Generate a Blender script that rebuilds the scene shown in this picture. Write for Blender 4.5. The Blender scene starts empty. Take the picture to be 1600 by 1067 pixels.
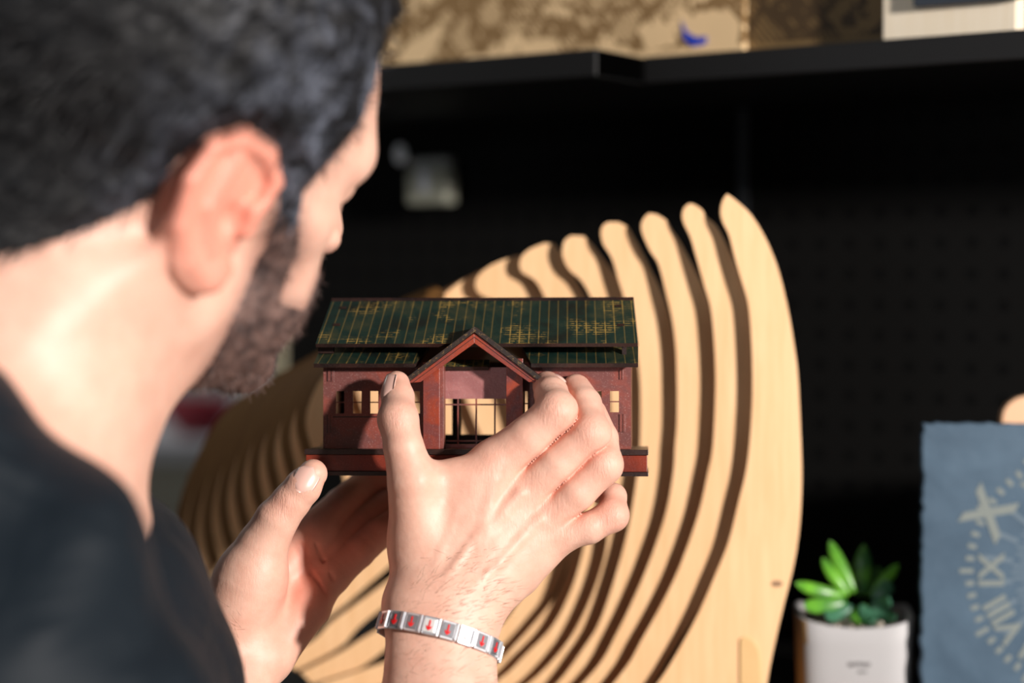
import bpy, bmesh, math, random
import numpy as np
from mathutils import Vector, Matrix
random.seed(4); rng = np.random.RandomState(7)
SC = bpy.context.scene
COL = SC.collection
D2R = math.pi/180

# ------------------------------------------------------------------ camera
PITCH = math.atan((533.5-430)/3000.0)
CAMZ = 1.45
cp, sp = math.cos(PITCH), math.sin(PITCH)
cam_d = bpy.data.cameras.new('camera'); cam = bpy.data.objects.new('camera', cam_d); COL.objects.link(cam)
cam.location = (0, 0, CAMZ); cam.rotation_euler = (math.pi/2-PITCH, 0, 0)
cam_d.lens = 67.5; cam_d.sensor_width = 36; cam_d.clip_start = .02
cam_d.dof.use_dof = True; cam_d.dof.focus_distance = 0.975; cam_d.dof.aperture_fstop = 2.9
cam_d.dof.aperture_blades = 0
SC.camera = cam

# ------------------------------------------------------------------ world + lights
world = bpy.data.worlds.new('room_air'); SC.world = world; world.use_nodes = True
world.node_tree.nodes['Background'].inputs[0].default_value = (.93, .96, 1, 1)
world.node_tree.nodes['Background'].inputs[1].default_value = 0.07
def area(name, loc, target, size, power, color, size_y=None):
    l = bpy.data.lights.new(name, 'AREA'); l.energy = power; l.color = color
    l.shape = 'RECTANGLE'; l.size = size; l.size_y = size_y or size
    o = bpy.data.objects.new(name, l); COL.objects.link(o); o.location = loc
    o.rotation_euler = (Vector(target)-Vector(loc)).to_track_quat('-Z', 'Y').to_euler()
    return o
area('key_lamp', (1.72, -0.90, 1.90), (0, 1.05, 1.42), .15, 115, (1, .93, .88))
area('front_fill', (-1.3, -1.6, 1.62), (0, 1.4, 1.5), .5, 7.5, (.90, .95, 1))  # added unseen frontal fill, brightens the wall, case and shelf fronts
area('top_fill', (-0.9, -0.6, 2.9), (-.1, 1.0, 1.3), 1.2, 3.5, (.9, .95, 1))  # added unseen fill from above, lifts the shadows
area('room_lamp', (-1.6, 3.0, 2.6), (-1.3, 3.6, 1.0), .8, 16, (1, .98, .93))
SC.view_settings.view_transform = 'Standard'; SC.view_settings.look = 'None'
SC.view_settings.exposure = 0.0; SC.view_settings.gamma = 1; SC.view_settings.use_curve_mapping = False

# ------------------------------------------------------------------ helpers
def c2w(a):                       # camera-aligned frame (right, forward, up) -> world
    a = np.asarray(a, float)
    X, Y, Z = a[..., 0], a[..., 1], a[..., 2]
    return np.stack([X, Y*cp+Z*sp, CAMZ-Y*sp+Z*cp], -1)
def C(px, py, d): return np.array([(px-800)/3000*d, d, (533.5-py)/3000*d])
def P(px, py, d): return Vector(c2w(C(px, py, d)))
CAM = Vector((0, 0, CAMZ))
def hit(px, py, pt, n):           # where the sight line through a pixel meets a plane
    r = P(px, py, 1)-CAM
    return CAM + r*((Vector(pt)-CAM).dot(n)/r.dot(n))

def mat(name, col, rough=.5, metal=0, **k):
    m = bpy.data.materials.new(name); m.use_nodes = True
    b = m.node_tree.nodes['Principled BSDF']
    b.inputs['Base Color'].default_value = (*col, 1); b.inputs['Roughness'].default_value = rough
    b.inputs['Metallic'].default_value = metal
    for kk, v in k.items(): b.inputs[kk.replace('_', ' ')].default_value = v
    return m
class NT:
    def __init__(s, m): s.m = m; s.t = m.node_tree; s.b = s.t.nodes['Principled BSDF']
    def n(s, typ, **k):
        x = s.t.nodes.new(typ)
        for a, v in k.items(): setattr(x, a, v)
        return x
    def l(s, a, b): s.t.links.new(a, b)
    def coord(s, scale=(1, 1, 1), kind='Object', rot=(0, 0, 0)):
        c = s.n('ShaderNodeTexCoord'); m = s.n('ShaderNodeMapping')
        m.inputs['Scale'].default_value = scale; m.inputs['Rotation'].default_value = rot
        s.l(c.outputs[kind], m.inputs[0]); return m.outputs[0]
    def noise(s, vec, sc, det=4, ro=.5, dist=0):
        x = s.n('ShaderNodeTexNoise'); s.l(vec, x.inputs['Vector']); x.inputs['Scale'].default_value = sc
        x.inputs['Detail'].default_value = det; x.inputs['Roughness'].default_value = ro; x.inputs['Distortion'].default_value = dist
        return x.outputs[0]
    def ramp(s, fac, stops, interp='LINEAR'):
        x = s.n('ShaderNodeValToRGB'); x.color_ramp.interpolation = interp
        while len(x.color_ramp.elements) < len(stops): x.color_ramp.elements.new(.5)
        for e, (p, c) in zip(x.color_ramp.elements, stops):
            e.position = p; e.color = (*c, 1) if len(c) == 3 else c
        s.l(fac, x.inputs[0]); return x.outputs[0]
    def mix(s, fac, a, b):
        x = s.n('ShaderNodeMix', data_type='RGBA')
        for v, i in ((fac, 0), (a, 6), (b, 7)):
            if isinstance(v, (int, float)): x.inputs[i].default_value = v
            elif isinstance(v, tuple): x.inputs[i].default_value = (*v, 1)
            else: s.l(v, x.inputs[i])
        return x.outputs[2]
    def math(s, op, a, b=0, c=0):
        x = s.n('ShaderNodeMath', operation=op)
        for i, v in enumerate((a, b, c)):
            if isinstance(v, (int, float)): x.inputs[i].default_value = v
            else: s.l(v, x.inputs[i])
        return x.outputs[0]
    def bump(s, h, st=.3, dist=.001, nrm=None):
        x = s.n('ShaderNodeBump'); x.inputs['Strength'].default_value = st; x.inputs['Distance'].default_value = dist
        s.l(h, x.inputs['Height'])
        if nrm is not None: s.l(nrm, x.inputs['Normal'])
        return x.outputs[0]

def mk(name, verts, faces, m, parent=None, smooth=False):
    me = bpy.data.meshes.new(name); me.from_pydata([tuple(v) for v in verts], [], [tuple(f) for f in faces]); me.update()
    o = bpy.data.objects.new(name, me); COL.objects.link(o)
    for mm in (m if isinstance(m, (list, tuple)) else [m]): me.materials.append(mm)
    if smooth: me.polygons.foreach_set('use_smooth', [True]*len(me.polygons))
    if parent: o.parent = parent
    return o
def bmo(name, bm, m, parent=None, smooth=False, bevel=0, seg=2):
    bmesh.ops.recalc_face_normals(bm, faces=bm.faces)
    me = bpy.data.meshes.new(name); bm.to_mesh(me); bm.free()
    o = bpy.data.objects.new(name, me); COL.objects.link(o)
    for mm in (m if isinstance(m, (list, tuple)) else [m]): me.materials.append(mm)
    if smooth: me.polygons.foreach_set('use_smooth', [True]*len(me.polygons))
    if bevel:
        b = o.modifiers.new('bevel', 'BEVEL'); b.width = bevel; b.segments = seg; b.limit_method = 'ANGLE'
    if parent: o.parent = parent
    return o
def box(bm, x0, x1, y0, y1, z0, z1, mi=0):
    v = [bm.verts.new((x, y, z)) for x in (x0, x1) for y in (y0, y1) for z in (z0, z1)]
    for f in ((0, 1, 3, 2), (4, 6, 7, 5), (0, 4, 5, 1), (2, 3, 7, 6), (0, 2, 6, 4), (1, 5, 7, 3)):
        bm.faces.new([v[i] for i in f]).material_index = mi
def prism(bm, pts, ext, mi=0):    # pts: 3D outline; ext: extrusion vector
    a = [bm.verts.new(p) for p in pts]; b = [bm.verts.new(Vector(p)+Vector(ext)) for p in pts]; n = len(a)
    bm.faces.new(a).material_index = mi; bm.faces.new(b[::-1]).material_index = mi
    for i in range(n):
        bm.faces.new((a[i], b[i], b[(i+1) % n], a[(i+1) % n])).material_index = mi
def tube(bm, pts, rad, n=10):
    pts = [Vector(p) for p in pts]; rings = []
    for i, p in enumerate(pts):
        t = (pts[min(i+1, len(pts)-1)]-pts[max(i-1, 0)]).normalized()
        a = t.orthogonal().normalized(); b = t.cross(a)
        if rings:
            a = (pa-t*pa.dot(t)).normalized(); b = t.cross(a)
        pa = a; r = rad[i] if isinstance(rad, (list, tuple)) else rad
        rings.append([bm.verts.new(p+a*math.cos(q*2*math.pi/n)*r+b*math.sin(q*2*math.pi/n)*r) for q in range(n)])
    for r0, r1 in zip(rings, rings[1:]):
        for q in range(n): bm.faces.new((r0[q], r0[(q+1) % n], r1[(q+1) % n], r1[q]))
    bm.faces.new(rings[0][::-1]); bm.faces.new(rings[-1])
def empty(name, loc=(0, 0, 0), rot=(0, 0, 0)):
    o = bpy.data.objects.new(name, None); COL.objects.link(o); o.location = loc; o.rotation_euler = rot
    o.empty_display_size = .02; return o
def tag(o, label=None, cat=None, group=None, kind=None):
    if label: o['label'] = label
    if cat: o['category'] = cat
    if group: o['group'] = group
    if kind: o['kind'] = kind
    return o
def catmull(pts, sub=6):
    pts = [np.array(p, float) for p in pts]; out = []
    for i in range(len(pts)-1):
        p0 = pts[max(i-1, 0)]; p1 = pts[i]; p2 = pts[i+1]; p3 = pts[min(i+2, len(pts)-1)]
        for j in range(sub):
            t = j/sub
            out.append(.5*((2*p1)+(-p0+p2)*t+(2*p0-5*p1+4*p2-p3)*t*t+(-p0+3*p1-3*p2+p3)*t**3))
    out.append(pts[-1]); return out

# ------------------------------------------------------------------ materials
def wood_mat(name, c1, c2, rough=.55, scale=(4, 60, 4)):
    m = mat(name, c1, rough); t = NT(m); v = t.coord(scale)
    f = t.noise(v, 6, 5, .6, .4)
    t.l(t.ramp(f, [(.3, c1), (.75, c2)]), t.b.inputs['Base Color']); return m
black = mat('black_board', (.0065, .0062, .0058), .75)
shelf_m = mat('black_metal', (.0065, .0065, .0068), .55)
ply = wood_mat('plywood_face', (.80, .475, .23), (.90, .58, .315), .55, (40, 3, 3))
burnt = wood_mat('laser_cut_edge', (.20, .085, .018), (.30, .14, .035), .6)
white_paint = mat('white_paint', (.62, .63, .62), .6)
grey_paint = mat('grey_paint', (.33, .335, .35), .7)

# ------------------------------------------------------------------ the setting
TH = 34*D2R; Y0 = 1.587
U = Vector((math.cos(TH), -math.sin(TH), 0)); N = Vector((-math.sin(TH), -math.cos(TH), 0)); O = Vector((0, Y0, 0))
def wl(px, py, off):              # (along wall, height) where a sight line meets the plane 'off' in front of the wall
    p = hit(px, py, O+N*off, N); return (p-O).dot(U), p.z
def wobj(o, parent=None):         # wall-local: x along the wall, -y towards the room
    o.location = O; o.rotation_euler = (0, 0, -TH); return o
TABLE_Z = CAMZ-.285
bm = bmesh.new(); box(bm, -.5, 3, -3, 5, -.05, 0)
fl = bmo('floor', bm, mat('floor_vinyl', (.25, .24, .22), .5)); fl.location.x = -2.5; fl.scale.x = 1.6; tag(fl, kind='structure')
uL = wl(446, 560, 0)[0]
bm = bmesh.new(); box(bm, uL, 1.4, .02, .12, 0, 2.6)
tag(wobj(bmo('wall_back', bm, mat('dark_wall', (.02, .02, .02), .8))), kind='structure')
bm = bmesh.new(); box(bm, -3.6, 1.0, 4.0, 4.1, 0, 2.8)
tag(bmo('wall_far', bm, grey_paint), kind='structure')
# pegboards
def peg_mat():
    m = mat('black_pegboard', (.0065, .006, .0055), .8); t = NT(m)
    c = t.n('ShaderNodeTexCoord'); s = t.n('ShaderNodeSeparateXYZ'); t.l(c.outputs['Object'], s.inputs[0])
    def cell(o, p, off):
        return t.math('SUBTRACT', t.math('FRACT', t.math('ADD', t.math('DIVIDE', o, p), off)), .5)
    x = t.math('MULTIPLY', cell(s.outputs[0], .0232, .30), .0232); z = t.math('MULTIPLY', cell(s.outputs[2], .0222, .15), .0222)
    d = t.math('SQRT', t.math('ADD', t.math('MULTIPLY', x, x), t.math('MULTIPLY', z, z)))
    h = t.math('LESS_THAN', d, .0045)
    t.l(t.mix(h, (.0042, .0040, .0037), (.0007, .0007, .0007)), t.b.inputs['Base Color']); 
    t.b.inputs['Specular IOR Level'].default_value = .15
    return m
pegm = peg_mat(); uS = wl(1155, 250, .02)[0]
zb0, zb1 = TABLE_Z+.01, CAMZ+.75
for nm, a, b, lab in (('left', uL+.012, uS-.0015, 'black perforated pegboard behind the wooden sculpture, left of the thin metal seam'),
                      ('right', uS+.0015, 1.3, 'black perforated pegboard behind the succulent and slate clock, right of the thin metal seam')):
    bm = bmesh.new(); box(bm, a, b, -.012, .018, zb0, zb1)
    o = wobj(bmo('pegboard', bm, pegm)); tag(o, lab, 'pegboard')
bm = bmesh.new(); box(bm, uS-.004, uS+.004, -.0145, -.0125, zb0, zb1)
tag(wobj(bmo('seam_strip', bm, mat('seam_metal', (.06, .065, .075), .45, .5))), 'thin grey vertical metal strip covering the seam between the pegboards', 'trim strip')
bm = bmesh.new(); box(bm, uL, uL+.0115, -.02, .018, zb0, zb1)
tag(wobj(bmo('edge_strip', bm, mat('beige_edge', (.26, .235, .16), .6))), 'beige upright edge strip at the left end of the pegboard wall', 'trim strip')

# shelves
uc, zt = wl(1003, 90, .22); zt = zt+.0005; zbt = wl(1003, 131, .22)[1]
offL = .22+.0575
bm = bmesh.new(); box(bm, uL-.25, uc, -offL, -.013, zbt, zt)
shL = wobj(bmo('shelf', bm, shelf_m, bevel=.0015)); bm = bmesh.new(); box(bm, uc+.0001, uc+.0006, -offL+.0015, -.2205, zbt+.001, zt-.001); bmo('end_shade_sheet', bm, mat('painted_shade_black', (.0008, .0008, .0008), 1, Specular_IOR_Level=0), shL)  # added near-black sheet, paints shade onto the shelf end
tag(shL, 'deeper black wall shelf at upper left with its front corner jutting out', 'shelf')
bm = bmesh.new(); box(bm, uc+.0008, 1.2, -.22, -.013, zbt, zt)
shR = wobj(bmo('shelf', bm, shelf_m, bevel=.0015)); tag(shR, 'shallower black wall shelf at upper right carrying the pale wooden block', 'shelf')
# lower shelf (table) that carries the sculpture, succulent and slate
bm = bmesh.new(); box(bm, uL+.0, 1.2, -.45, -.013, TABLE_Z-.03, TABLE_Z)
tag(wobj(bmo('display_table', bm, mat('black_table', (.012, .012, .012), .55), bevel=.002)), 'black display table top under the wooden sculpture and succulent', 'table')

# engraved map panels on the shelf
def map_mat(name, base, dark, seed):
    m = mat(name, base, .55); t = NT(m); v = t.coord((1, 1, 1))
    ad = t.n('ShaderNodeMapping'); ad.inputs['Location'].default_value = (seed, 0, seed*.7); t.l(v, ad.inputs[0]); v = ad.outputs[0]
    area_ = t.noise(v, 17, 2, .5, .6)
    wv = t.n('ShaderNodeTexWave'); wv.inputs['Scale'].default_value = 95; wv.inputs['Distortion'].default_value = 3; wv.inputs['Detail'].default_value = 1
    mp = t.n('ShaderNodeMapping'); mp.inputs['Rotation'].default_value = (0, .7, 0); t.l(v, mp.inputs[0]); t.l(mp.outputs[0], wv.inputs[0])
    vo = t.n('ShaderNodeTexVoronoi', feature='DISTANCE_TO_EDGE'); vo.inputs['Scale'].default_value = 48
    dn_ = t.n('ShaderNodeTexNoise'); dn_.inputs['Scale'].default_value = 60; t.l(v, dn_.inputs['Vector'])
    va = t.n('ShaderNodeVectorMath', operation='MULTIPLY_ADD'); va.inputs[1].default_value = (.03, .03, .03); t.l(dn_.outputs[1], va.inputs[0]); t.l(v, va.inputs[2]); t.l(va.outputs[0], vo.inputs['Vector'])
    road = t.math('LESS_THAN', vo.outputs['Distance'], .13)
    hatch = t.math('GREATER_THAN', wv.outputs[0], .52)
    dens = t.math('GREATER_THAN', area_, .47)
    blotch = t.math('GREATER_THAN', t.noise(v, 45, 3, .6), .55)
    f = t.math('MINIMUM', t.math('ADD', t.math('MULTIPLY', dens, t.math('MAXIMUM', hatch, road)), t.math('MULTIPLY', blotch, t.math('MULTIPLY', road, 1))), 1)
    f = t.math('MULTIPLY', f, .85)
    s = t.n('ShaderNodeSeparateXYZ'); c = t.n('ShaderNodeTexCoord'); t.l(c.outputs['Object'], s.inputs[0])
    rim = t.math('GREATER_THAN', s.outputs[2], zt+.0065)
    f = t.math('MULTIPLY', f, rim)
    bc = t.mix(t.noise(v, 25, 2), base, tuple(x*.8 for x in base))
    t.l(t.mix(f, bc, dark), t.b.inputs['Base Color']); return m
mapA = map_mat('engraved_birch', (.95, .68, .38), (.17, .085, .02), .13)
mapB = map_mat('engraved_brown', (.21, .13, .05), (.035, .018, .006), 1.7)  # same map pattern on a darker brown base
u0 = uL-.24; u1 = wl(1170, 50, .19)[0]; uk = wl(1395, 30, .18)[0]
bm = bmesh.new(); box(bm, u0, u1, -.198, -.192, zt, zt+.30)
pa = wobj(bmo('engraved_map_panel', bm, mapA)); tag(pa, 'pale wooden city map panel with burnt street pattern and a blue patch', 'map panel')
c_, z_ = wl(1086, 56, .1982)
bm = bmesh.new()
prism(bm, [(c_-.010, -.1988, z_+.010), (c_-.006, -.1988, z_+.003), (c_+.001, -.1988, z_-.001), (c_+.009, -.1988, z_-.001), (c_+.008, -.1988, z_-.006), (c_-.001, -.1988, z_-.007), (c_-.008, -.1988, z_-.002)], (0, .0006, 0))
o = bmo('painted_water', bm, mat('blue_paint', (.02, .06, .55), .4), pa); o['label'] = 'small blue painted water shape'
bm = bmesh.new(); box(bm, u1+.001, 1.15, -.192, -.186, zt, zt+.30)
tag(wobj(bmo('engraved_map_panel', bm, mapB)), 'dark brown map panel, right of the pale one on the upper shelf', 'map panel')
# pale block with slate plaque
ua, _ = wl(1379, 45, .212); ub, _ = wl(1588, 20, .212)
blk = wobj(empty('plaque_stand')); tag(blk, 'pale birch block stand holding a dark slate plaque on the upper right shelf', 'plaque')
bm = bmesh.new(); box(bm, ua, ub, -.212, -.196, zt, zt+.16)
birch = wood_mat('pale_birch', (.86, .74, .55), (.92, .82, .66), .5, (60, 60, 3))
bmo('stand_board', bm, birch, blk, bevel=.0008)
up, zp = wl(1429, 12, .216)
bm = bmesh.new(); box(bm, up, ub+.004, -.219, -.2125, zp, zt+.15)
slate_dark = mat('dark_slate', (.035, .045, .06), .5)
bmo('slate_plaque', bm, slate_dark, blk, bevel=.001)

# hook and small hanging box on the pegboard
hk = wobj(empty('hanging_case')); tag(hk, 'small beige plastic case hanging on a chrome hook near the man\'s forehead', 'case')
h0, hz = wl(628, 241, .05); b0, bz0 = wl(638, 321, .04); b1, bz1 = wl(703, 245, .04)
bm = bmesh.new(); box(bm, b0, b1, -.045, -.028, bz0, bz1-.010)
case_m = mat('beige_plastic', (.46, .46, .36), .35); o = bmo('case_body', bm, case_m, hk, bevel=.004, seg=4)
bm = bmesh.new(); box(bm, b0+.004, b1-.001, -.044, -.029, bz1-.0095, bz1)
o = bmo('case_lid', bm, mat('grey_plastic', (.30, .31, .29), .35), hk, bevel=.003, seg=3)
bm = bmesh.new(); mxu = (b0+b1)/2; box(bm, mxu-.0055, mxu+.004, -.0465, -.0452, bz0+.010, bz1-.011)
o = bmo('painted_glint', bm, mat('glint_white', (.85, .87, .92), .3), hk, bevel=.0005)  # bright reflection on the case, painted as a white patch
bm = bmesh.new(); tube(bm, [(h0+.012, -.0125, hz-.004), (h0+.012, -.036, hz-.007), (h0+.006, -.046, hz-.007), (h0, -.052, hz-.002)], .0022)
chrome = mat('chrome', (.8, .82, .85), .12, 1)
bmo('hook', bm, chrome, hk, smooth=True)
bm = bmesh.new(); bmesh.ops.create_uvsphere(bm, u_segments=16, v_segments=12, radius=.0068)
o = bmo('hook_knob', bm, mat('white_knob', (.95, .97, 1), .4), hk, smooth=True); o.location = (h0, -.052, hz); o.scale = (.75, .75, 1.25)

# far room behind the chin: counter with red bowl and white jug
bm = bmesh.new()
def cb(px0, px1, py0, py1, d, th):
    a = P(px0, py1, d); b = P(px1, py0, d); return a.x, b.x, a.y, a.y+th, a.z, b.z
ct = empty('counter', P(260, 900, 3.0)); ct.location.z = 0
x0, x1, y0_, y1_, z0, z1 = cb(-200, 700, 692, 722, 3.0, .6)
bm = bmesh.new(); box(bm, x0, x1, y0_, y1_, z0, z1); o = bmo('worktop', bm, mat('light_top', (.42, .42, .45), .5), None, bevel=.004)
def par(o, p):
    o.parent = p; o.matrix_parent_inverse = Matrix.Translation(-p.location)
par(o, ct); tag(ct, 'pale grey counter with beige drawer front in the blurred room behind the chin', 'counter')
bm = bmesh.new(); box(bm, x0+.02, x1-.02, y0_+.03, y1_, z0-.095, z0-.001); o = bmo('drawer_front', bm, mat('beige_front', (.33, .31, .24), .6)); par(o, ct)
bm = bmesh.new(); box(bm, x0+.02, x1-.02, y0_+.02, y1_, 0, z0-.098); o = bmo('cabinet_body', bm, mat('pale_cabinet', (.50, .53, .49), .6)); par(o, ct)
def lathe(name, prof, loc, m, parent=None, n=32):
    v = []; f = []
    for r, z in prof:
        for i in range(n): v.append((r*math.cos(2*math.pi*i/n), r*math.sin(2*math.pi*i/n), z))
    for k in range(len(prof)-1):
        for i in range(n): f.append((k*n+i, k*n+(i+1) % n, (k+1)*n+(i+1) % n, (k+1)*n+i))
    o = mk(name, v, f, m, parent, True); o.location = loc; return o
p = P(310, 692, 3.15); o = lathe('bowl', [(.0, 0), (.03, 0), (.035, .006), (.055, .03), (.06, .06), (.056, .062), (.05, .03), (.0, .012)], (p.x, p.y, z1+.0005), mat('red_glaze', (.26, .01, .025), .35))
tag(o, 'dark red bowl on the blurred counter under the chin', 'bowl')
p = P(408, 680, 3.12); o = lathe('jug', [(0, 0), (.028, 0), (.032, .02), (.032, .08), (.022, .10), (.020, .115), (.018, .115), (.018, .1), (0, .09)], (p.x, p.y, z1+.0005), white_paint)
tag(o, 'white jug on the blurred counter right of the red bowl', 'jug')

# ------------------------------------------------------------------ plywood slice sculpture
scu = empty('slice_sculpture', P(1100, 700, 1.2)); scu.location.z = TABLE_Z
tag(scu, 'large curved sculpture of parallel plywood slices standing behind the model house', 'sculpture')
NP_ = Vector((0, -1, 0)); GAP = .0108; D0 = P(1200, 700, 1.13).y
def sloped_slice(outer, inn, k):  # wide burnt slope, shaped to darken the left arms where shade falls
    pf = Vector((0, D0+k*GAP, 0)); pb = Vector((0, D0+k*GAP+.0085, 0)); n = len(outer); v = []
    for x, y in list(outer): v.append(hit(x, y, pb, NP_))
    for (x, y), (u_, w_) in zip(outer, inn):
        L = math.hypot(u_-x, w_-y)+1e-6; q = min(.5, 16/L); v.append(hit(x+(u_-x)*q, y+(w_-y)*q, pf, NP_))
    for x, y in inn: v.append(hit(x, y, pf, NP_))
    for x, y in inn: v.append(hit(x, y, pb, NP_))
    f = []; mi = []
    for i in range(n-1):
        for a, m in ((0, 1), (1, 0), (2, 1), (3, 0)):
            b = (a+1) % 4; f.append((a*n+i, a*n+i+1, b*n+i+1, b*n+i)); mi.append(m)
    f.append((0, n, 2*n, 3*n)); f.append((n-1, 4*n-1, 3*n-1, 2*n-1)); mi += [1, 1]
    o = mk('plywood_slice', v, f, [ply, burnt]); o.data.polygons.foreach_set('material_index', mi); par(o, scu)
def slice_part(outline, k, name='plywood_slice'):
    pt = Vector((0, D0+k*GAP, 0)); pts = [hit(x, y, pt, NP_) for x, y in outline]
    pts = [Vector((p.x, p.y, max(p.z, TABLE_Z+.004))) for p in pts]
    bm = bmesh.new(); prism(bm, pts, (0, .004, 0)); bm.faces.ensure_lookup_table()
    for i, f in enumerate(bm.faces): f.material_index = 0 if i < 2 else 1
    o = bmo(name, bm, [ply, burnt]); par(o, scu); return o
inner = [
 [(1136,303),(1129,314),(1126,330),(1129,346),(1139,367),(1147,398),(1158,436),(1169,474),(1174,528),(1176,590),(1175,640),(1171,697),(1165,740),(1155,781),(1139,845),(1120,893),(1092,957),(1063,1011),(1028,1067),(975,1130),(930,1180)],
 [(1077,318),(1069,325),(1066,337),(1069,350),(1079,371),(1089,405),(1100,444),(1110,478),(1115,520),(1118,574),(1118,620),(1114,697),(1106,740),(1091,804),(1063,883),(1034,944),(1002,1001),(980,1040),(930,1100),(860,1160)],
 [(1014,333),(1006,341),(1002,353),(1005,368),(1016,392),(1029,413),(1041,459),(1050,497),(1056,543),(1058,597),(1058,655),(1055,697),(1052,740),(1040,804),(1015,877),(989,938),(964,989),(935,1040),(880,1095),(800,1145)],
 [(950,347),(942,353),(939,364),(943,382),(956,403),(966,436),(975,465),(990,520),(999,582),(1001,636),(1000,697),(996,740),(983,820),(964,893),(938,969),(913,1011),(871,1067),(820,1110),(740,1140)],
 [(893,368),(883,375),(879,388),(880,403),(890,422),(908,438),(924,466),(940,510),(950,560),(955,640),(955,740),(950,836),(938,893),(913,957),(881,1011),(827,1067),(760,1105),(680,1130)],
 [(850,380),(825,391),(813,406),(815,424),(836,438),(848,458),(868,500),(888,560),(902,650),(912,760),(915,830),(911,861),(894,918),(865,976),(824,1020),(779,1062),(700,1098),(620,1120)],
 [(805,400),(770,413),(748,430),(743,446),(752,461),(790,480),(820,540),(845,620),(868,720),(888,800),(888,877),(872,925),(849,957),(808,1004),(770,1040),(700,1070),(600,1100)],
 [(757,420),(720,440),(690,466),(700,480),(750,540),(785,600),(810,680),(830,760),(840,830),(838,880),(810,940),(770,990),(720,1025),(640,1060),(540,1090)],
 [(720,438),(680,462),(670,490),(700,560),(735,640),(765,720),(785,800),(790,850),(775,910),(735,965),(680,1003),(600,1035),(500,1068)],
 [(690,455),(640,480),(630,520),(655,590),(690,670),(715,750),(728,810),(718,865),(690,915),(640,955),(575,992),(530,1020),(470,1050)],
 [(660,470),(600,500),(600,550),(625,620),(645,690),(660,750),(665,800),(655,845),(625,890),(575,930),(520,970),(490,1000),(440,1030)],
 [(600,500),(560,535),(556,600),(575,660),(592,720),(602,780),(598,830),(575,870),(520,920),(470,960),(400,1000)],
 [(540,560),(520,600),(525,680),(537,740),(545,800),(538,840),(505,880),(450,930),(380,980)],
]
outer0 = [(1136,303),(1150,313),(1174,336),(1197,374),(1216,421),(1231,482),(1241,540),(1247,590),(1251,674),(1253,740),(1251,800),(1246,850),(1238,893),(1225,944),(1213,995),(1200,1059),(1180,1190)]
tips = [None, [(1084,319),(1096,327),(1105,340),(1125,362)], [(1026,335),(1042,345),(1049,358),(1066,384)], [(966,347),(981,355),(990,370),(1004,396)], [(912,369),(922,378),(936,396)], [(866,381),(877,396),(893,420)], [(815,399),(835,420),(850,450)], [(770,416),(790,440)], [(745,430),(770,470)], [(720,445),(745,500)], [(690,460),(715,520)], [(630,490),(650,540)], [(570,550),(590,610)]]
NW = len(inner)
for k in range(NW):
    li = catmull(inner[k], 5)
    if k == 0: ro = catmull(outer0, 5)
    else:
        w = 62 if k < 6 else 48
        body = []
        for i, (x, y) in enumerate(inner[k][6:]):
            t = min(1, i/6); 
            body.append((x+w*(1 if y < 950 else max(.35, 1-(y-950)/260)), y+(0 if y < 950 else (y-950)*.32)))
        ro = catmull(tips[k]+body, 5)
    slice_part([tuple(q) for q in li]+[tuple(q) for q in ro[::-1]], k)
# left arms of the rear slices
OA = [(690,452),(610,492),(545,530),(495,575),(470,620),(462,660),(470,700),(478,722)]
OB = [(680,446),(590,486),(500,548),(410,598),(345,650),(300,730),(276,800),(267,860),(272,910),(284,948)]
def resamp(pl, n):
    pl = catmull(pl, 8); s = [0]
    for a, b in zip(pl, pl[1:]): s.append(s[-1]+np.linalg.norm(b-a))
    s = np.array(s)/s[-1]; pl = np.array(pl); q = np.linspace(0, 1, n)
    return np.stack([np.interp(q, s, pl[:, 0]), np.interp(q, s, pl[:, 1])], 1)
A_, B_ = resamp(OA, 60), resamp(OB, 60); NL = 9
for j in range(NL):
    t = j/(NL-1); o_ = A_*(1-t)+B_*t; n_ = len(o_)
    tg = np.gradient(o_, axis=0); tg /= np.linalg.norm(tg, axis=1)[:, None]
    nr = np.stack([-tg[:, 1], tg[:, 0]], 1)*-1
    nr = np.where((nr[:, :1] < 0), -nr, nr) if nr[n_//2, 0] < 0 else nr
    q = np.linspace(0, 1, n_)
    w = 26+30*q+9*np.sin(q*17+j*.6)
    w *= np.sqrt(np.clip((1-q)/.10, 0, 1))*.9+.1*(q < .999)
    nr2 = np.stack([tg[:, 1], -tg[:, 0]], 1); s_ = 1 if nr2[n_//2, 0] > 0 else -1
    i_ = o_+nr2*s_*w[:, None]
    sloped_slice([tuple(x) for x in o_], [tuple(x) for x in i_], 3.2+j*1.0)
# spine, foot and the rounded tab
bm = bmesh.new(); yA = D0+.0045; a = P(1150, 1000, 1.13)
for px in (1060,): 
    x = P(px, 1100, 1.15).x; box(bm, x-.05, x+.05, D0-.004, D0+.16, TABLE_Z, TABLE_Z+.004)
o = bmo('foot_board', bm, [ply]); par(o, scu)
bm = bmesh.new(); x = P(1165, 1000, 1.13).x; box(bm, x+.002, x+.008, D0+.0042, D0+.15, TABLE_Z+.004, TABLE_Z+.05)
o = bmo('cross_brace', bm, burnt); par(o, scu)
bm = bmesh.new(); tp = [(1156,1075),(1156,1000),(1160,996),(1168,996),(1178,1002),(1185,1014),(1188,1035),(1188,1075)]
pt = Vector((0, D0-.0012, 0)); prism(bm, [hit(x, y, pt, NP_) for x, y in tp], (0, .0011, 0))
o = bmo('slot_tab', bm, [wood_mat('tab_wood', (.66, .40, .16), (.74, .48, .22))], bevel=.0004); par(o, scu)
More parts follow.
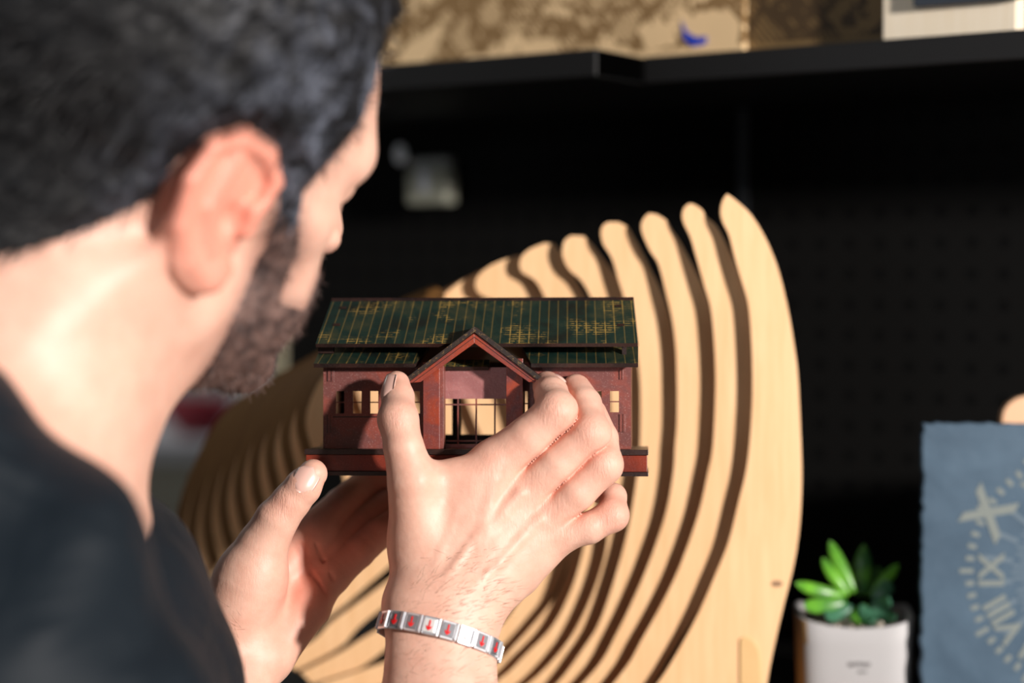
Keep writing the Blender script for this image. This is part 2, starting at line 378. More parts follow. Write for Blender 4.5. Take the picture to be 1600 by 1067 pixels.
for i, (x, y, r) in enumerate(((1214, 912, 5.5),)):
    p = hit(x, y, Vector((0, D0-.0004, 0)), NP_); bm = bmesh.new()
    bmesh.ops.create_circle(bm, cap_ends=True, segments=14, radius=.0022, matrix=Matrix.Translation(p) @ Matrix.Rotation(math.pi/2, 4, 'X') @ Matrix.Diagonal((1.5, .9, 1, 1)))
    o = bmo('burn_mark', bm, mat('burn_brown', (.30, .17, .09), .6)); par(o, scu)

# ------------------------------------------------------------------ succulent in pot
pc = P(1333, 1000, 1.20); pot = empty('potted_succulent', (pc.x, pc.y, TABLE_Z), (0, 0, -7*D2R))
tag(pot, 'small green succulent in a white square pot beside the sculpture', 'potted plant')
def sq(r, z, ex=.8, n=48):
    o = []
    for i in range(n):
        a = 2*math.pi*i/n; c, s = math.cos(a), math.sin(a); e = 2/5
        o.append((r*abs(c)**e*(1 if c >= 0 else -1), r*abs(s)**e*(1 if s >= 0 else -1), z))
    return o
rimz = .0765
prof = [(.0325, 0), (.0335, .002), (.0355, .06), (.0362, rimz-.001), (.0355, rimz), (.0325, rimz-.001), (.0315, .062)]
v = []; f = []; n = 48
for r, z in prof:
    for q in sq(r, z):
        zz = q[2]-(.0055*max(0, 1-(q[0]/.034)**2)*(1 if z > .07 else 0))
        v.append((q[0], q[1], zz))
for k in range(len(prof)-1):
    for i in range(n): f.append((k*n+i, k*n+(i+1) % n, (k+1)*n+(i+1) % n, (k+1)*n+i))
f.append(tuple(range(n))[::-1]); f.append(tuple((len(prof)-1)*n+i for i in range(n)))
pm = mat('white_ceramic', (.46, .45, .45), .6); side_brown = mat('brown_side', (.42, .25, .10), .6)
o = mk('pot', v, f, [pm, side_brown], pot, True)
for pl in o.data.polygons:
    if pl.center.x < -.030 and pl.index < n*3: pl.material_index = 1  # left side faces take the brown material
bm = bmesh.new()
for i in range(150):
    x, y = rng.uniform(-.029, .029, 2); r = rng.uniform(.0014, .0028)
    bmesh.ops.create_icosphere(bm, subdivisions=1, radius=r, matrix=Matrix.Translation((x, y, .0705+rng.uniform(-.001, .002))) @ Matrix.Rotation(rng.uniform(0, 3), 4, 'X') @ Matrix.Diagonal((1, .7, 1.2, 1)))
g = mat('gravel', (.5, .45, .38), .7); t = NT(g); t.l(t.ramp(t.noise(t.coord(), 260, 2), [(.35, (.12, .09, .06)), (.6, (.62, .56, .47))]), t.b.inputs['Base Color'])
box(bm, -.029, .029, -.029, .029, .055, .0695); o = bmo('gravel', bm, g, pot); o['kind'] = 'stuff'
leafm = mat('succulent_leaf', (.06, .22, .03), .35, Subsurface_Weight=.1); t = NT(leafm)
t.l(t.ramp(t.noise(t.coord(), 60, 2), [(.35, (.035, .15, .03)), (.65, (.15, .42, .03))]), t.b.inputs['Base Color'])
leafm.node_tree.nodes['Principled BSDF'].inputs['Subsurface Radius'].default_value = (.004, .008, .002)
leafb = mat('blue_green_leaf', (.05, .16, .09), .4)
def leaf(base, tip, w, m, bend=.006):
    base, tip = Vector(base), Vector(tip); ax = tip-base; L = ax.length; t_ = ax.normalized()
    side = t_.cross(Vector((0, -1, .3))).normalized(); nn = side.cross(t_)
    v = []; f = []; R = 12; S = 14
    for i in range(R+1):
        q = i/R; ww = w*(math.sin(math.pi*min(1, q**.75*.93+.07))**.65)*(.75+.5*q) if 0 < q < 1 else w*(.35 if q == 0 else .03)
        c = base+ax*q+nn*(-bend*4*q*(1-q))
        for s in range(S):
            a = 2*math.pi*s/S; v.append(c+side*math.cos(a)*ww+nn*math.sin(a)*ww*.42)
    for i in range(R):
        for s in range(S): f.append((i*S+s, i*S+(s+1) % S, (i+1)*S+(s+1) % S, (i+1)*S+s))
    f.append(tuple(range(S))[::-1]); f.append(tuple(R*S+i for i in range(S)))
    return mk('leaf', v, f, m, pot, True)
Mi = (Matrix.Translation(pot.location) @ Matrix.Rotation(-7*D2R, 4, 'Z')).inverted()
def LP(px, py, d): return Mi @ P(px, py, d)
for b, tpp, w, m in (((1334,925,1.195),(1296,845,1.185),.0046,leafm), ((1348,925,1.205),(1350,850,1.21),.0062,leafm),
    ((1325,930,1.19),(1285,872,1.18),.0036,leafm), ((1318,930,1.19),(1243,911,1.175),.0042,leafm),
    ((1360,930,1.20),(1404,881,1.19),.0040,leafm), ((1322,940,1.18),(1256,946,1.16),.0052,leafm),
    ((1365,938,1.195),(1392,910,1.185),.0052,leafb), ((1360,948,1.185),(1388,938,1.17),.0050,leafb),
    ((1350,945,1.185),(1338,968,1.165),.0050,leafm), ((1332,948,1.185),(1290,962,1.165),.0048,leafb),
    ((1358,952,1.185),(1398,965,1.165),.0046,leafb), ((1345,945,1.18),(1362,970,1.16),.0052,leafb),
    ((1345,930,1.21),(1330,880,1.22),.0050,leafm), ((1352,930,1.215),(1375,885,1.225),.0048,leafm)):
    leaf(LP(*b), LP(*tpp), w, m)
bm = bmesh.new()
for x0, x1, z0, z1 in ((-.004, .000, .0478, .0502), (.0005, .0035, .0485, .0505), (.004, .0085, .0480, .0503), (.002, .0065, .0440, .0452)):
    box(bm, x0, x1, -.0362, -.0350, z0, z1)
o = bmo('printed_mark', bm, mat('print_grey', (.22, .21, .21), .6), pot)
bm = bmesh.new(); x = -.016
while x < .017:
    w = rng.uniform(.0011, .0022); h = rng.uniform(.0030, .0040); box(bm, x, x+w*.35, -.0360, -.0340, .0305, .0305+h); box(bm, x, x+w, -.0360, -.0340, .0305+rng.choice([0, .0025]), .0312+rng.choice([0, .0025])); x += w+.0006
o = bmo('printed_text', bm, mat('print_orange', (.62, .30, .16), .6), pot)

# ------------------------------------------------------------------ slate clock
slm = mat('blue_slate', (.10, .145, .205), .55, Specular_IOR_Level=.2); t = NT(slm); v_ = t.coord()
t.l(t.ramp(t.noise(v_, 22, 5, .6, .5), [(.3, (.050, .085, .125)), (.7, (.082, .132, .185))]), t.b.inputs['Base Color'])
t.l(t.bump(t.noise(v_, 30, 6, .6), .5, .002), t.b.inputs['Normal'])
cl = empty('slate_clock', tuple(P(1705, 900, 1.15).xy)+(TABLE_Z,)); tag(cl, 'square blue-grey slate clock with rough edges and pale engraved numerals at right edge', 'clock')
pl0 = P(1442, 661, 1.15); S_ = 0.2; zc1 = pl0.z; zc0 = TABLE_Z; xl = pl0.x; yc = pl0.y
out = []
def edge(a, b, n):
    for i in range(n):
        q = i/n; j = rng.uniform(-.0009, .0009, 2); out.append((a[0]+(b[0]-a[0])*q+j[0], a[1]+(b[1]-a[1])*q+j[1]))
edge((xl, zc0), (xl, zc1), 50); edge((xl, zc1), (xl+S_, zc1-.001), 50); edge((xl+S_, zc1), (xl+S_, zc0), 50); edge((xl+S_, zc0), (xl, zc0), 10)
out = [(x, max(z, zc0)) for x, z in out]
bm = bmesh.new(); prism(bm, [(x, yc, z) for x, z in out], (0, .006, 0)); o = bmo('slate_slab', bm, slm, bevel=.0012, seg=2); par(o, cl)
cx, cz = P(1703, 893, 1.15).x, P(1703, 893, 1.15).z; pk = 1.15/3000
mk_m = mat('engraving', (.18, .205, .19), .7); mk_d = mat('faint_engraving', (.105, .15, .19), .7)
def bar(bm, ang, r0, r1, w, off=0):
    ca, sa = math.cos(ang), math.sin(ang); pts = []
    for r, s in ((r0, -1), (r1, -1), (r1, 1), (r0, 1)):
        pts.append((cx+ca*r*pk-sa*(s*w/2+off)*pk, yc-.0003, cz+sa*r*pk+ca*(s*w/2+off)*pk))
    prism(bm, pts, (0, .0005, 0))
bm = bmesh.new()
for i in range(60):
    a = i*6*D2R+.0; bar(bm, a, 180, 180+(22 if i % 5 == 0 else 13), 7)
o = bmo('minute_ticks', bm, mk_m); par(o, cl)
bm = bmesh.new()
for i in range(72): bar(bm, i*5*D2R+.02, rng.uniform(75, 95), rng.uniform(104, 122), 4)
for i in range(24): bar(bm, i*15*D2R+.13, 120, 165, 7)
o = bmo('ray_lines', bm, mk_d); par(o, cl)
def numeral(txt, hour, size, r, squash=1):
    cu = bpy.data.curves.new('numeral', 'FONT'); cu.body = txt; cu.size = size; cu.align_x = 'CENTER'; cu.align_y = 'CENTER'; cu.extrude = .0002; cu.offset = size*.025
    ob = bpy.data.objects.new('numeral', cu); COL.objects.link(ob); cu.materials.append(mk_m)
    a = (90-hour*30)*D2R
    ob.location = (cx+math.cos(a)*r*pk, yc-.0002, cz+math.sin(a)*r*pk)
    ob.rotation_euler = (math.pi/2, 0, 0)
    ob.rotation_euler = (Matrix.Rotation(-(a-math.pi/2), 4, 'Y') @ Matrix.Rotation(math.pi/2, 4, 'X')).to_euler()
    bpy.context.view_layer.update(); me = bpy.data.meshes.new_from_object(ob); o2 = bpy.data.objects.new('numeral', me); COL.objects.link(o2); o2.location = ob.location; o2.rotation_euler = ob.rotation_euler
    if not me.materials: me.materials.append(mk_m)
    bpy.data.objects.remove(ob); bpy.data.curves.remove(cu); par(o2, cl)
for h, tx in enumerate(('XII', 'I', 'II', 'III', 'IIII', 'V', 'VI', 'VII', 'VIII', 'IX', 'X', 'XI')):
    numeral(tx, h, .036 if tx == 'X' else .021, 150 if tx != 'X' else 178)
# wooden paddle behind the clock
bm = bmesh.new(); a = P(1566, 618, 1.19); x0 = a.x; w = .034; z1 = a.z; pts = [(x0, TABLE_Z), (x0, z1-.014)]
for i in range(1, 9): an = math.pi-math.pi*i/9; pts.append((x0+w/2+math.cos(an)*w/2, z1-.014+math.sin(an)*.014))
pts += [(x0+w, z1-.014), (x0+w, TABLE_Z)]
prism(bm, [(x, a.y, z) for x, z in pts], (0, .008, 0))
tag(bmo('wooden_paddle', bm, wood_mat('peach_wood', (.72, .42, .24), (.80, .50, .30)), bevel=.001), 'peach coloured rounded wooden board peeking up behind the slate clock', 'board')

# ------------------------------------------------------------------ model house
HA = -1.5*D2R; HYAW = 4*D2R
hup = np.array([0, -math.sin(HA), math.cos(HA)]); hdep = np.array([0, math.cos(HA), math.sin(HA)])
hxx = np.array([1., 0, 0])
cy, sy = math.cos(HYAW), math.sin(HYAW)
hx = hxx*cy-hdep*sy; hd = hdep*cy+hxx*sy
HO = C(744.5, 743.5, .985)
hx_w, hd_w, hu_w = [Vector(c2w(v)-c2w(np.zeros(3))) for v in (hx, hd, hup)]
HM = Matrix.Translation(Vector(c2w(HO))) @ Matrix((hx_w, hd_w, hu_w)).transposed().to_4x4()
house = empty('model_house'); house.matrix_world = HM
tag(house, 'red-brown wooden model house with dark green tiled roof held in both hands', 'model house')
HMi = HM.inverted()
def H(px, py, y):                 # house-local (x, z) where a sight line meets the plane at depth y
    a = HMi @ CAM; b = (HMi @ P(px, py, 1))-a; t = (y-a.y)/b.y; p = a+b*t; return p.x, p.z
def red_mat(name, c1, c2, seed=0, amount=.5):
    m = mat(name, c1, .38, Coat_Weight=.15, Coat_Roughness=.3); t = NT(m); v = t.coord()
    mp = t.n('ShaderNodeMapping'); mp.inputs['Location'].default_value = (seed, seed, 0); t.l(v, mp.inputs[0]); v = mp.outputs[0]
    a = t.ramp(t.noise(v, 55, 4, .6, .8), [(.42, (0, 0, 0)), (.6, (1, 1, 1))])
    col = t.mix(a, c1, c2)
    sp_ = t.ramp(t.noise(v, 1500, 2, .6), [(.60, (0, 0, 0)), (.70, (1, 1, 1))])
    col = t.mix(t.math('MULTIPLY', sp_, amount), col, (.42, .26, .24))  # pinkish specks put specular glints into the base colour
    t.l(col, t.b.inputs['Base Color']); t.l(t.bump(t.noise(v, 900, 3, .6), .35, .0004), t.b.inputs['Normal']); return m
red_wall = red_mat('stained_red_wall', (.25, .060, .042), (.16, .055, .048), 0, .55)
red_pil = red_mat('stained_orange_red', (.30, .045, .018), (.17, .040, .034), 3, .3)
red_base = red_mat('stained_base', (.22, .028, .010), (.15, .022, .012), 5, .15)
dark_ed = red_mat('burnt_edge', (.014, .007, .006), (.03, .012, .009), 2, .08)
yU = -.001; xu0, zU = H(493, 537, yU); xu1 = H(996.5, 537, yU)[0]
yRd = .034; zRd = H(750, 470, yRd)[1]; xr0_ = H(517.5, 470, yRd)[0]; xr1_ = H(990, 470, yRd)[0]
RF = (yU, yRd, (xu0+xu1)/2, (xr0_+xr1_)/2, (xu1-xu0)/2, (xr1_-xr0_)/2)
def roof_mat(name, amt):
    m = mat(name, (.02, .05, .04), .42); t = NT(m)
    c = t.n('ShaderNodeTexCoord'); s = t.n('ShaderNodeSeparateXYZ'); t.l(c.outputs['Object'], s.inputs[0])
    v = c.outputs['Object']
    nz = t.noise(v, 48, 4, .65, .6)
    base = t.ramp(nz, [(.3, (.006, .009, .007)), (.5, (.006, .024, .018)), (.68, (.030, .038, .020))])
    tt = t.math('DIVIDE', t.math('SUBTRACT', s.outputs[1], RF[0]), RF[1]-RF[0])
    xc = t.math('ADD', RF[2], t.math('MULTIPLY', tt, RF[3]-RF[2])); ww = t.math('ADD', 1, t.math('MULTIPLY', tt, RF[5]/RF[4]-1))
    xp = t.math('DIVIDE', t.math('SUBTRACT', s.outputs[0], xc), ww)
    fx = t.math('ABSOLUTE', t.math('SUBTRACT', t.math('FRACT', t.math('DIVIDE', xp, .00495)), .5))
    lx = t.math('LESS_THAN', fx, .065)
    fy = t.math('ABSOLUTE', t.math('SUBTRACT', t.math('FRACT', t.math('DIVIDE', s.outputs[1], .00175)), .5))
    ly = t.math('LESS_THAN', fy, .20)
    wear = t.ramp(t.noise(v, 33, 3, .6, .3), [(.50-amt, (0, 0, 0)), (.60-amt, (1, 1, 1))])
    fine = t.ramp(t.noise(v, 420, 2, .5), [(.40, (0, 0, 0)), (.55, (1, 1, 1))])
    g = t.math('MINIMUM', t.math('ADD', t.math('MULTIPLY', lx, t.math('ADD', t.math('MULTIPLY', wear, .6), .28)), t.math('MULTIPLY', t.math('MULTIPLY', ly, wear), t.math('MULTIPLY', fine, .9))), 1)
    t.l(t.mix(g, base, (.33, .21, .05)), t.b.inputs['Base Color'])
    h = t.math('SUBTRACT', 1, t.math('MAXIMUM', lx, ly)); t.l(t.bump(h, .5, .0004), t.b.inputs['Normal']); return m
roof_m = roof_mat('green_tile_roof', .005)
def wallp(name, x0, x1, z0, z1, y, th, holes, m, parent=house):
    xs = sorted({x0, x1, *[h for a in holes for h in a[:2]]}); zs = sorted({z0, z1, *[h for a in holes for h in a[2:]]})
    xs = [x for x in xs if x0 <= x <= x1]; zs = [z for z in zs if z0 <= z <= z1]
    bm = bmesh.new(); vt = {}; filled = {}
    for i in range(len(xs)-1):
        for j in range(len(zs)-1):
            cx_, cz_ = (xs[i]+xs[i+1])/2, (zs[j]+zs[j+1])/2
            filled[i, j] = not any(a[0] < cx_ < a[1] and a[2] < cz_ < a[3] for a in holes)
    def V(i, j, k):
        if (i, j, k) not in vt: vt[i, j, k] = bm.verts.new((xs[i], y+(th if k else 0), zs[j]))
        return vt[i, j, k]
    for (i, j), fl_ in filled.items():
        if not fl_: continue
        bm.faces.new((V(i, j, 0), V(i+1, j, 0), V(i+1, j+1, 0), V(i, j+1, 0)))
        bm.faces.new((V(i, j, 1), V(i, j+1, 1), V(i+1, j+1, 1), V(i+1, j, 1)))
        if not filled.get((i-1, j)): bm.faces.new((V(i, j, 0), V(i, j+1, 0), V(i, j+1, 1), V(i, j, 1)))
        if not filled.get((i+1, j)): bm.faces.new((V(i+1, j, 0), V(i+1, j, 1), V(i+1, j+1, 1), V(i+1, j+1, 0)))
        if not filled.get((i, j-1)): bm.faces.new((V(i, j, 0), V(i, j, 1), V(i+1, j, 1), V(i+1, j, 0)))
        if not filled.get((i, j+1)): bm.faces.new((V(i, j+1, 0), V(i+1, j+1, 0), V(i+1, j+1, 1), V(i, j+1, 1)))
    return bmo(name, bm, m, parent)
# base: bottom plate, front board box, top plate
xb0 = H(476, 740, 0)[0]; xb1 = H(1013, 740, 0)[0]; DEP = .062
bm = bmesh.new(); box(bm, xb0, xb1, -.0008, DEP, 0, .0022); bmo('base_plate', bm, dark_ed, house, bevel=.0002)
bm = bmesh.new(); box(bm, xb0+.0006, xb1-.0006, .0005, DEP-.001, .0023, .0107); bmo('base_box', bm, red_base, house, bevel=.0002)
bm = bmesh.new(); box(bm, xb0, xb1, -.0008, DEP, .0108, .0136); bmo('base_top', bm, [dark_ed], house, bevel=.0002)
# main front wall with windows
YW = .0085; x0 = H(505, 640, YW)[0]; x1 = H(986, 640, YW)[0]; zw0 = .0137; zw1 = H(745, 566, YW)[1]
def hole(px0, px1, py0, py1, y=YW):
    a = H(px0, py1, y); b = H(px1, py0, y); return (a[0], b[0], a[1], b[1])
wins = [hole(524, 538, 611, 646), hole(550, 565, 611, 646), hole(577, 591, 611, 646), hole(640, 656, 611, 646), hole(820, 824.5, 611, 650), hole(834, 850, 611, 650),
        hole(899, 913, 611, 644), hole(926, 940, 611, 644), hole(952, 967, 611, 644)]
xr0, xr1 = H(693, 640, YW)[0], H(791, 640, YW)[0]
entr = (xr0, xr1, H(745, 696, YW)[1], H(745, 560, YW)[1]+.03)
ztop = H(745, 700, YW)[1]
wl_ = wallp('front_wall', x0, x1, zw0, zw1, YW, .002, wins+[(xr0, xr1, zw0+.0004, zw1+.001)], red_wall)
for i, hnd in enumerate(wins):
    fr = empty('window_muntin'); bpy.data.objects.remove(fr)
    bm = bmesh.new(); zm = (hnd[2]+hnd[3])/2; box(bm, hnd[0], hnd[1], YW+.0004, YW+.0014, zm-.0003, zm+.0003)
    if i != 4: box(bm, hnd[0]+(hnd[1]-hnd[0])*.0, hnd[0]+.0004, YW+.0004, YW+.0014, hnd[2], hnd[3])
    bmo('window_bar', bm, red_wall, wl_)
# joint tabs and the thin panel line
for a in ((512, 522, 577, 596), (512, 520, 648, 676), (968, 974, 577, 593), (968, 977, 647, 675)):
    hl = hole(*a, YW-.0003); bm = bmesh.new(); box(bm, hl[0], hl[1], YW-.0005, YW-.0001, hl[2], hl[3])
    w = (hl[1]-hl[0]); bmo('joint_tab', bm, red_wall, wl_, bevel=.0001)
    bm = bmesh.new(); box(bm, hl[0]-.0003, hl[0], YW-.0003, YW-.0001, hl[2], hl[3]); box(bm, hl[0]+w*.55, hl[0]+w*.62, YW-.0007, YW-.0005, hl[2], hl[3])
    bmo('joint_gap', bm, dark_ed, wl_)
hl = hole(520, 600, 650.5, 652, YW-.0002); bm = bmesh.new(); box(bm, hl[0], hl[1], YW-.0002, YW-.00005, hl[2], hl[3]); bmo('panel_groove', bm, dark_ed, wl_)
# side walls and back wall with openings
zBk = H(745, 543, .022)[1]-.003
for x in (x0, x1-.002):
    bm = bmesh.new(); y1 = DEP-.006
    prism(bm, [(x, YW+.0021, zw0), (x, y1, zw0), (x, y1, zBk), (x, .0225, zBk), (x, YW+.0021, zw1)], (.002, 0, 0)); bmo('side_wall', bm, red_wall, house)
bh = []
nB = 5
for i in range(nB):
    xa = x0+.006+(x1-x0-.006)/nB*i; bh.append((xa, xa+(x1-x0)/nB-.006, .020, .050))
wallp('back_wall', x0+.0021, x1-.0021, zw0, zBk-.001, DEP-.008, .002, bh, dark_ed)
# recessed entrance
YR = .013
rw = hole(688, 800, 560, 702, YR); gl = hole(693, 794, 623, 694, YR)
rec = wallp('entrance_wall', rw[0], rw[1], zw0, H(745, 574, YR)[1], YR, .0018, [gl], red_mat('sheen_plum_panel', (.40, .165, .155), (.30, .115, .11), 7, .7))  # lighter plum puts the sheen of the recessed wall into its colour
bm = bmesh.new()
def barx(pa, pb, y0p, y1p):
    h = hole(pa, pb, y0p, y1p, YR); box(bm, h[0], h[1], YR+.0003, YR+.0013, h[2], h[3])
for xx in (715.5, 744, 773): barx(xx-1.2, xx+1.2, 623, 694)
barx(693, 794, 631, 633.2); barx(693, 794, 688, 690)
bmo('window_lattice', bm, red_wall, rec)
# porch pillars
YP = .0005
for a, b, c in ((661, 687, 693), (791, 817, None)):
    h = hole(a, b, 560, 702, YP); bm = bmesh.new(); xe = h[1]
    ztp = h[3] if a > 700 else H(700, 566, YP)[1]
    zL = H(a, 571+0, YP)[1]
    box(bm, h[0], xe, YP, YP+.0016, zw0, ztp); 
    pil = bmo('pillar', bm, red_pil, house, bevel=.0002)
    bm = bmesh.new()
    if c: xx = H(c, 640, YP+.002)[0]; box(bm, xe-.0003, xx, YP+.0017, YR-.0002, zw0, ztp-.002)
    else: box(bm, h[0], h[0]+.0018, YP+.0017, YR-.0002, zw0, ztp-.002); 
    bmo('pillar_side', bm, red_wall, pil, bevel=.0001)
    bm = bmesh.new(); s0 = h[0] if c else xe-.0018; box(bm, s0, s0+.0016, YP+.0017, YW-.0002, zw0, ztp-.004); bmo('pillar_side', bm, dark_ed, pil)
# roofs
TR = .0022
def slab(name, yA, zA, yB, zB, xa0, xa1, xb0_, xb1_, m, th=TR, parent=house):
    """sloping sheet from front edge A to rear edge B"""
    d = Vector((0, yB-yA, zB-zA)).normalized(); nn = Vector((0, -d.z, d.y))
    q = [Vector((xa0, yA, zA)), Vector((xa1, yA, zA)), Vector((xb1_, yB, zB)), Vector((xb0_, yB, zB))]
    bm = bmesh.new(); prism(bm, q, -nn*th); bm.faces.ensure_lookup_table()
    for i, f in enumerate(bm.faces): f.material_index = 0 if i == 0 else 1
    return bmo(name, bm, [m, dark_ed], parent)
yA = -.002; xa, zA = H(490, 568, yA); xbq = H(997, 568, yA)[0]; yB = .022; zB = H(745, 541, yB)[1]; sh = .0
slab('lower_roof', yA, zA, yB, zB, xa, H(632, 568, yA)[0]+.006, xa+sh, H(632, 568, yA)[0]+.010, roof_m)
slab('lower_roof', yA, zA, yB, zB, H(848, 568, yA)[0]-.006, xbq, H(848, 568, yA)[0]-.012, xbq-sh, roof_m)
# short strip of lower roof seen inside the porch
yi = .0102; zi = H(745, 573, yi)[1]; slab('inner_roof', yi, zi, yi+.008, H(745, 562, yi+.008)[1], H(690, 572, yi)[0], H(763, 572, yi)[0], H(690, 572, yi)[0], H(763, 572, yi)[0], roof_mat('yellow_worn_tiles', .25), .002)
upr = slab('upper_roof', yU, zU, yRd, zRd, xu0, xu1, xr0_, xr1_, roof_m)
slab('rear_roof', yRd*2-yU, zU, yRd+.0003, zRd, xu0, xu1, xr0_, xr1_, roof_m)
# peg slots on the upper roof
dv = Vector((0, yRd-yU, zRd-zU)); dn = dv.normalized(); nn = Vector((0, -dn.z, dn.y))
def on_roof(px, py):
    a = HMi @ CAM; b = (HMi @ P(px, py, 1))-a; p0 = Vector((0, yU, zU)); t = (p0-a).dot(nn)/b.dot(nn); return a+b*t
for px, py in ((536, 481), (526, 507.5), (966, 478), (970, 508)):
    c = on_roof(px, py); bm = bmesh.new(); q = [c+Vector((sx*.0018, 0, 0))+dn*sy_*.0011+nn*.0003 for sx, sy_ in ((-1, -1), (1, -1), (1, 1), (-1, 1))]
    prism(bm, q, -nn*.0005); bmo('peg_slot', bm, dark_ed, upr)
# clerestory strip between the two roofs: posts at ends, pale battens
zc = H(745, 547, .012)
bm = bmesh.new(); bx = hole(497, 524, 541, 549, .010); box(bm, bx[0], bx[1]-.001, .010, .014, bx[2]-.001, bx[3]+.001); bmo('clerestory_post', bm, dark_ed, house)
bx = hole(972, 979, 541, 549, .010); bm = bmesh.new(); box(bm, bx[0], bx[1], .010, .014, bx[2]-.003, bx[3]+.002); bmo('clerestory_post', bm, dark_ed, house)
bx = hole(528, 985, 543, 548.5, .030); bm = bmesh.new(); box(bm, bx[0], bx[1], .030, .032, bx[2]-.006, bx[3]+.0005); o = bmo('clerestory_beam', bm, mat('raw_batten', (.30, .19, .09), .6), house); o['label'] = 'raw wooden batten under the upper roof'
# gable porch roof
YG = -.006
ap = H(741, 519, YG); le = H(634, 600, YG); re_ = H(848, 600, YG)
apo = H(741, 510, YG); leo = H(629, 594, YG); reo = H(852, 594, YG)
def gslab(name, A, B, A2, B2, y0, y1, m):
    bm = bmesh.new(); prism(bm, [(A[0], y0, A[1]), (B[0], y0, B[1]), (B2[0], y0, B2[1]), (A2[0], y0, A2[1])], (0, y1-y0, 0)); return bmo(name, bm, m, house, bevel=.00015)
gm = mat('worn_dark_edge', (.03, .02, .012), .5); t = NT(gm); f_ = t.ramp(t.noise(t.coord(), 700, 3, .7), [(.56, (0, 0, 0)), (.66, (1, 1, 1))]); t.l(t.mix(t.math('MULTIPLY', f_, .6), (.022, .013, .010), (.28, .16, .05)), t.b.inputs['Base Color'])
gslab('gable_roof', le, ap, leo, apo, YG, .020, gm); gslab('gable_roof', ap, re_, apo, reo, YG, .020, gm)
ap2 = H(741, 536, YG); le2 = H(656, 597, YG); re2 = H(826, 597, YG)
ap1 = H(741, 520, YG); le1 = H(636, 598.5, YG); re1 = H(846, 598.5, YG)
gslab('barge_board', le2, ap2, le1, ap1, YG+.0012, YG+.0030, red_pil); gslab('barge_board', ap2, re2, ap1, re1, YG+.0012, YG+.0030, red_pil)
am, lm_, rm = H(741, 527, YG), H(645, 598, YG), H(837, 598, YG)
def gline(A, B):
    bm = bmesh.new(); prism(bm, [(A[0], YG+.0010, A[1]), (B[0], YG+.0010, B[1]), (B[0], YG+.0010, B[1]+.0003), (A[0], YG+.0010, A[1]+.0003)], (0, .0003, 0)); bmo('board_groove', bm, dark_ed, house)
gline(lm_, am); gline(am, rm)

# ------------------------------------------------------------------ distance-field modelling
def smin(a, b, k):
    h = np.clip(.5+.5*(b-a)/k, 0, 1); return b*(1-h)+a*h-k*h*(1-h)
def smax(a, b, k): return -smin(-a, -b, k)
def cone(p, a, b, ra, rb):
    a, b = np.asarray(a, float), np.asarray(b, float); ab = b-a; L2 = ab@ab+1e-12
    t = np.clip(((p-a)@ab)/L2, 0, 1); q = p-a-t[..., None]*ab
    return np.sqrt((q*q).sum(-1))-(ra+(rb-ra)*t)
def chain(p, pts, k=.002):        # pts: (px, py, d, radius_mm)
    r = None
    for a, b in zip(pts, pts[1:]):
        d = cone(p, C(*a[:3]), C(*b[:3]), a[3]/1000, b[3]/1000)
        r = d if r is None else smin(r, d, k)
    return r
def ell(p, c, ax, rad):           # ellipsoid with axes (rows of ax)
    q = (p-c)@np.asarray(ax).T; rad = np.asarray(rad)
    k0 = np.sqrt(((q/rad)**2).sum(-1)); k1 = np.sqrt(((q/rad**2)**2).sum(-1))+1e-9
    return k0*(k0-1)/k1
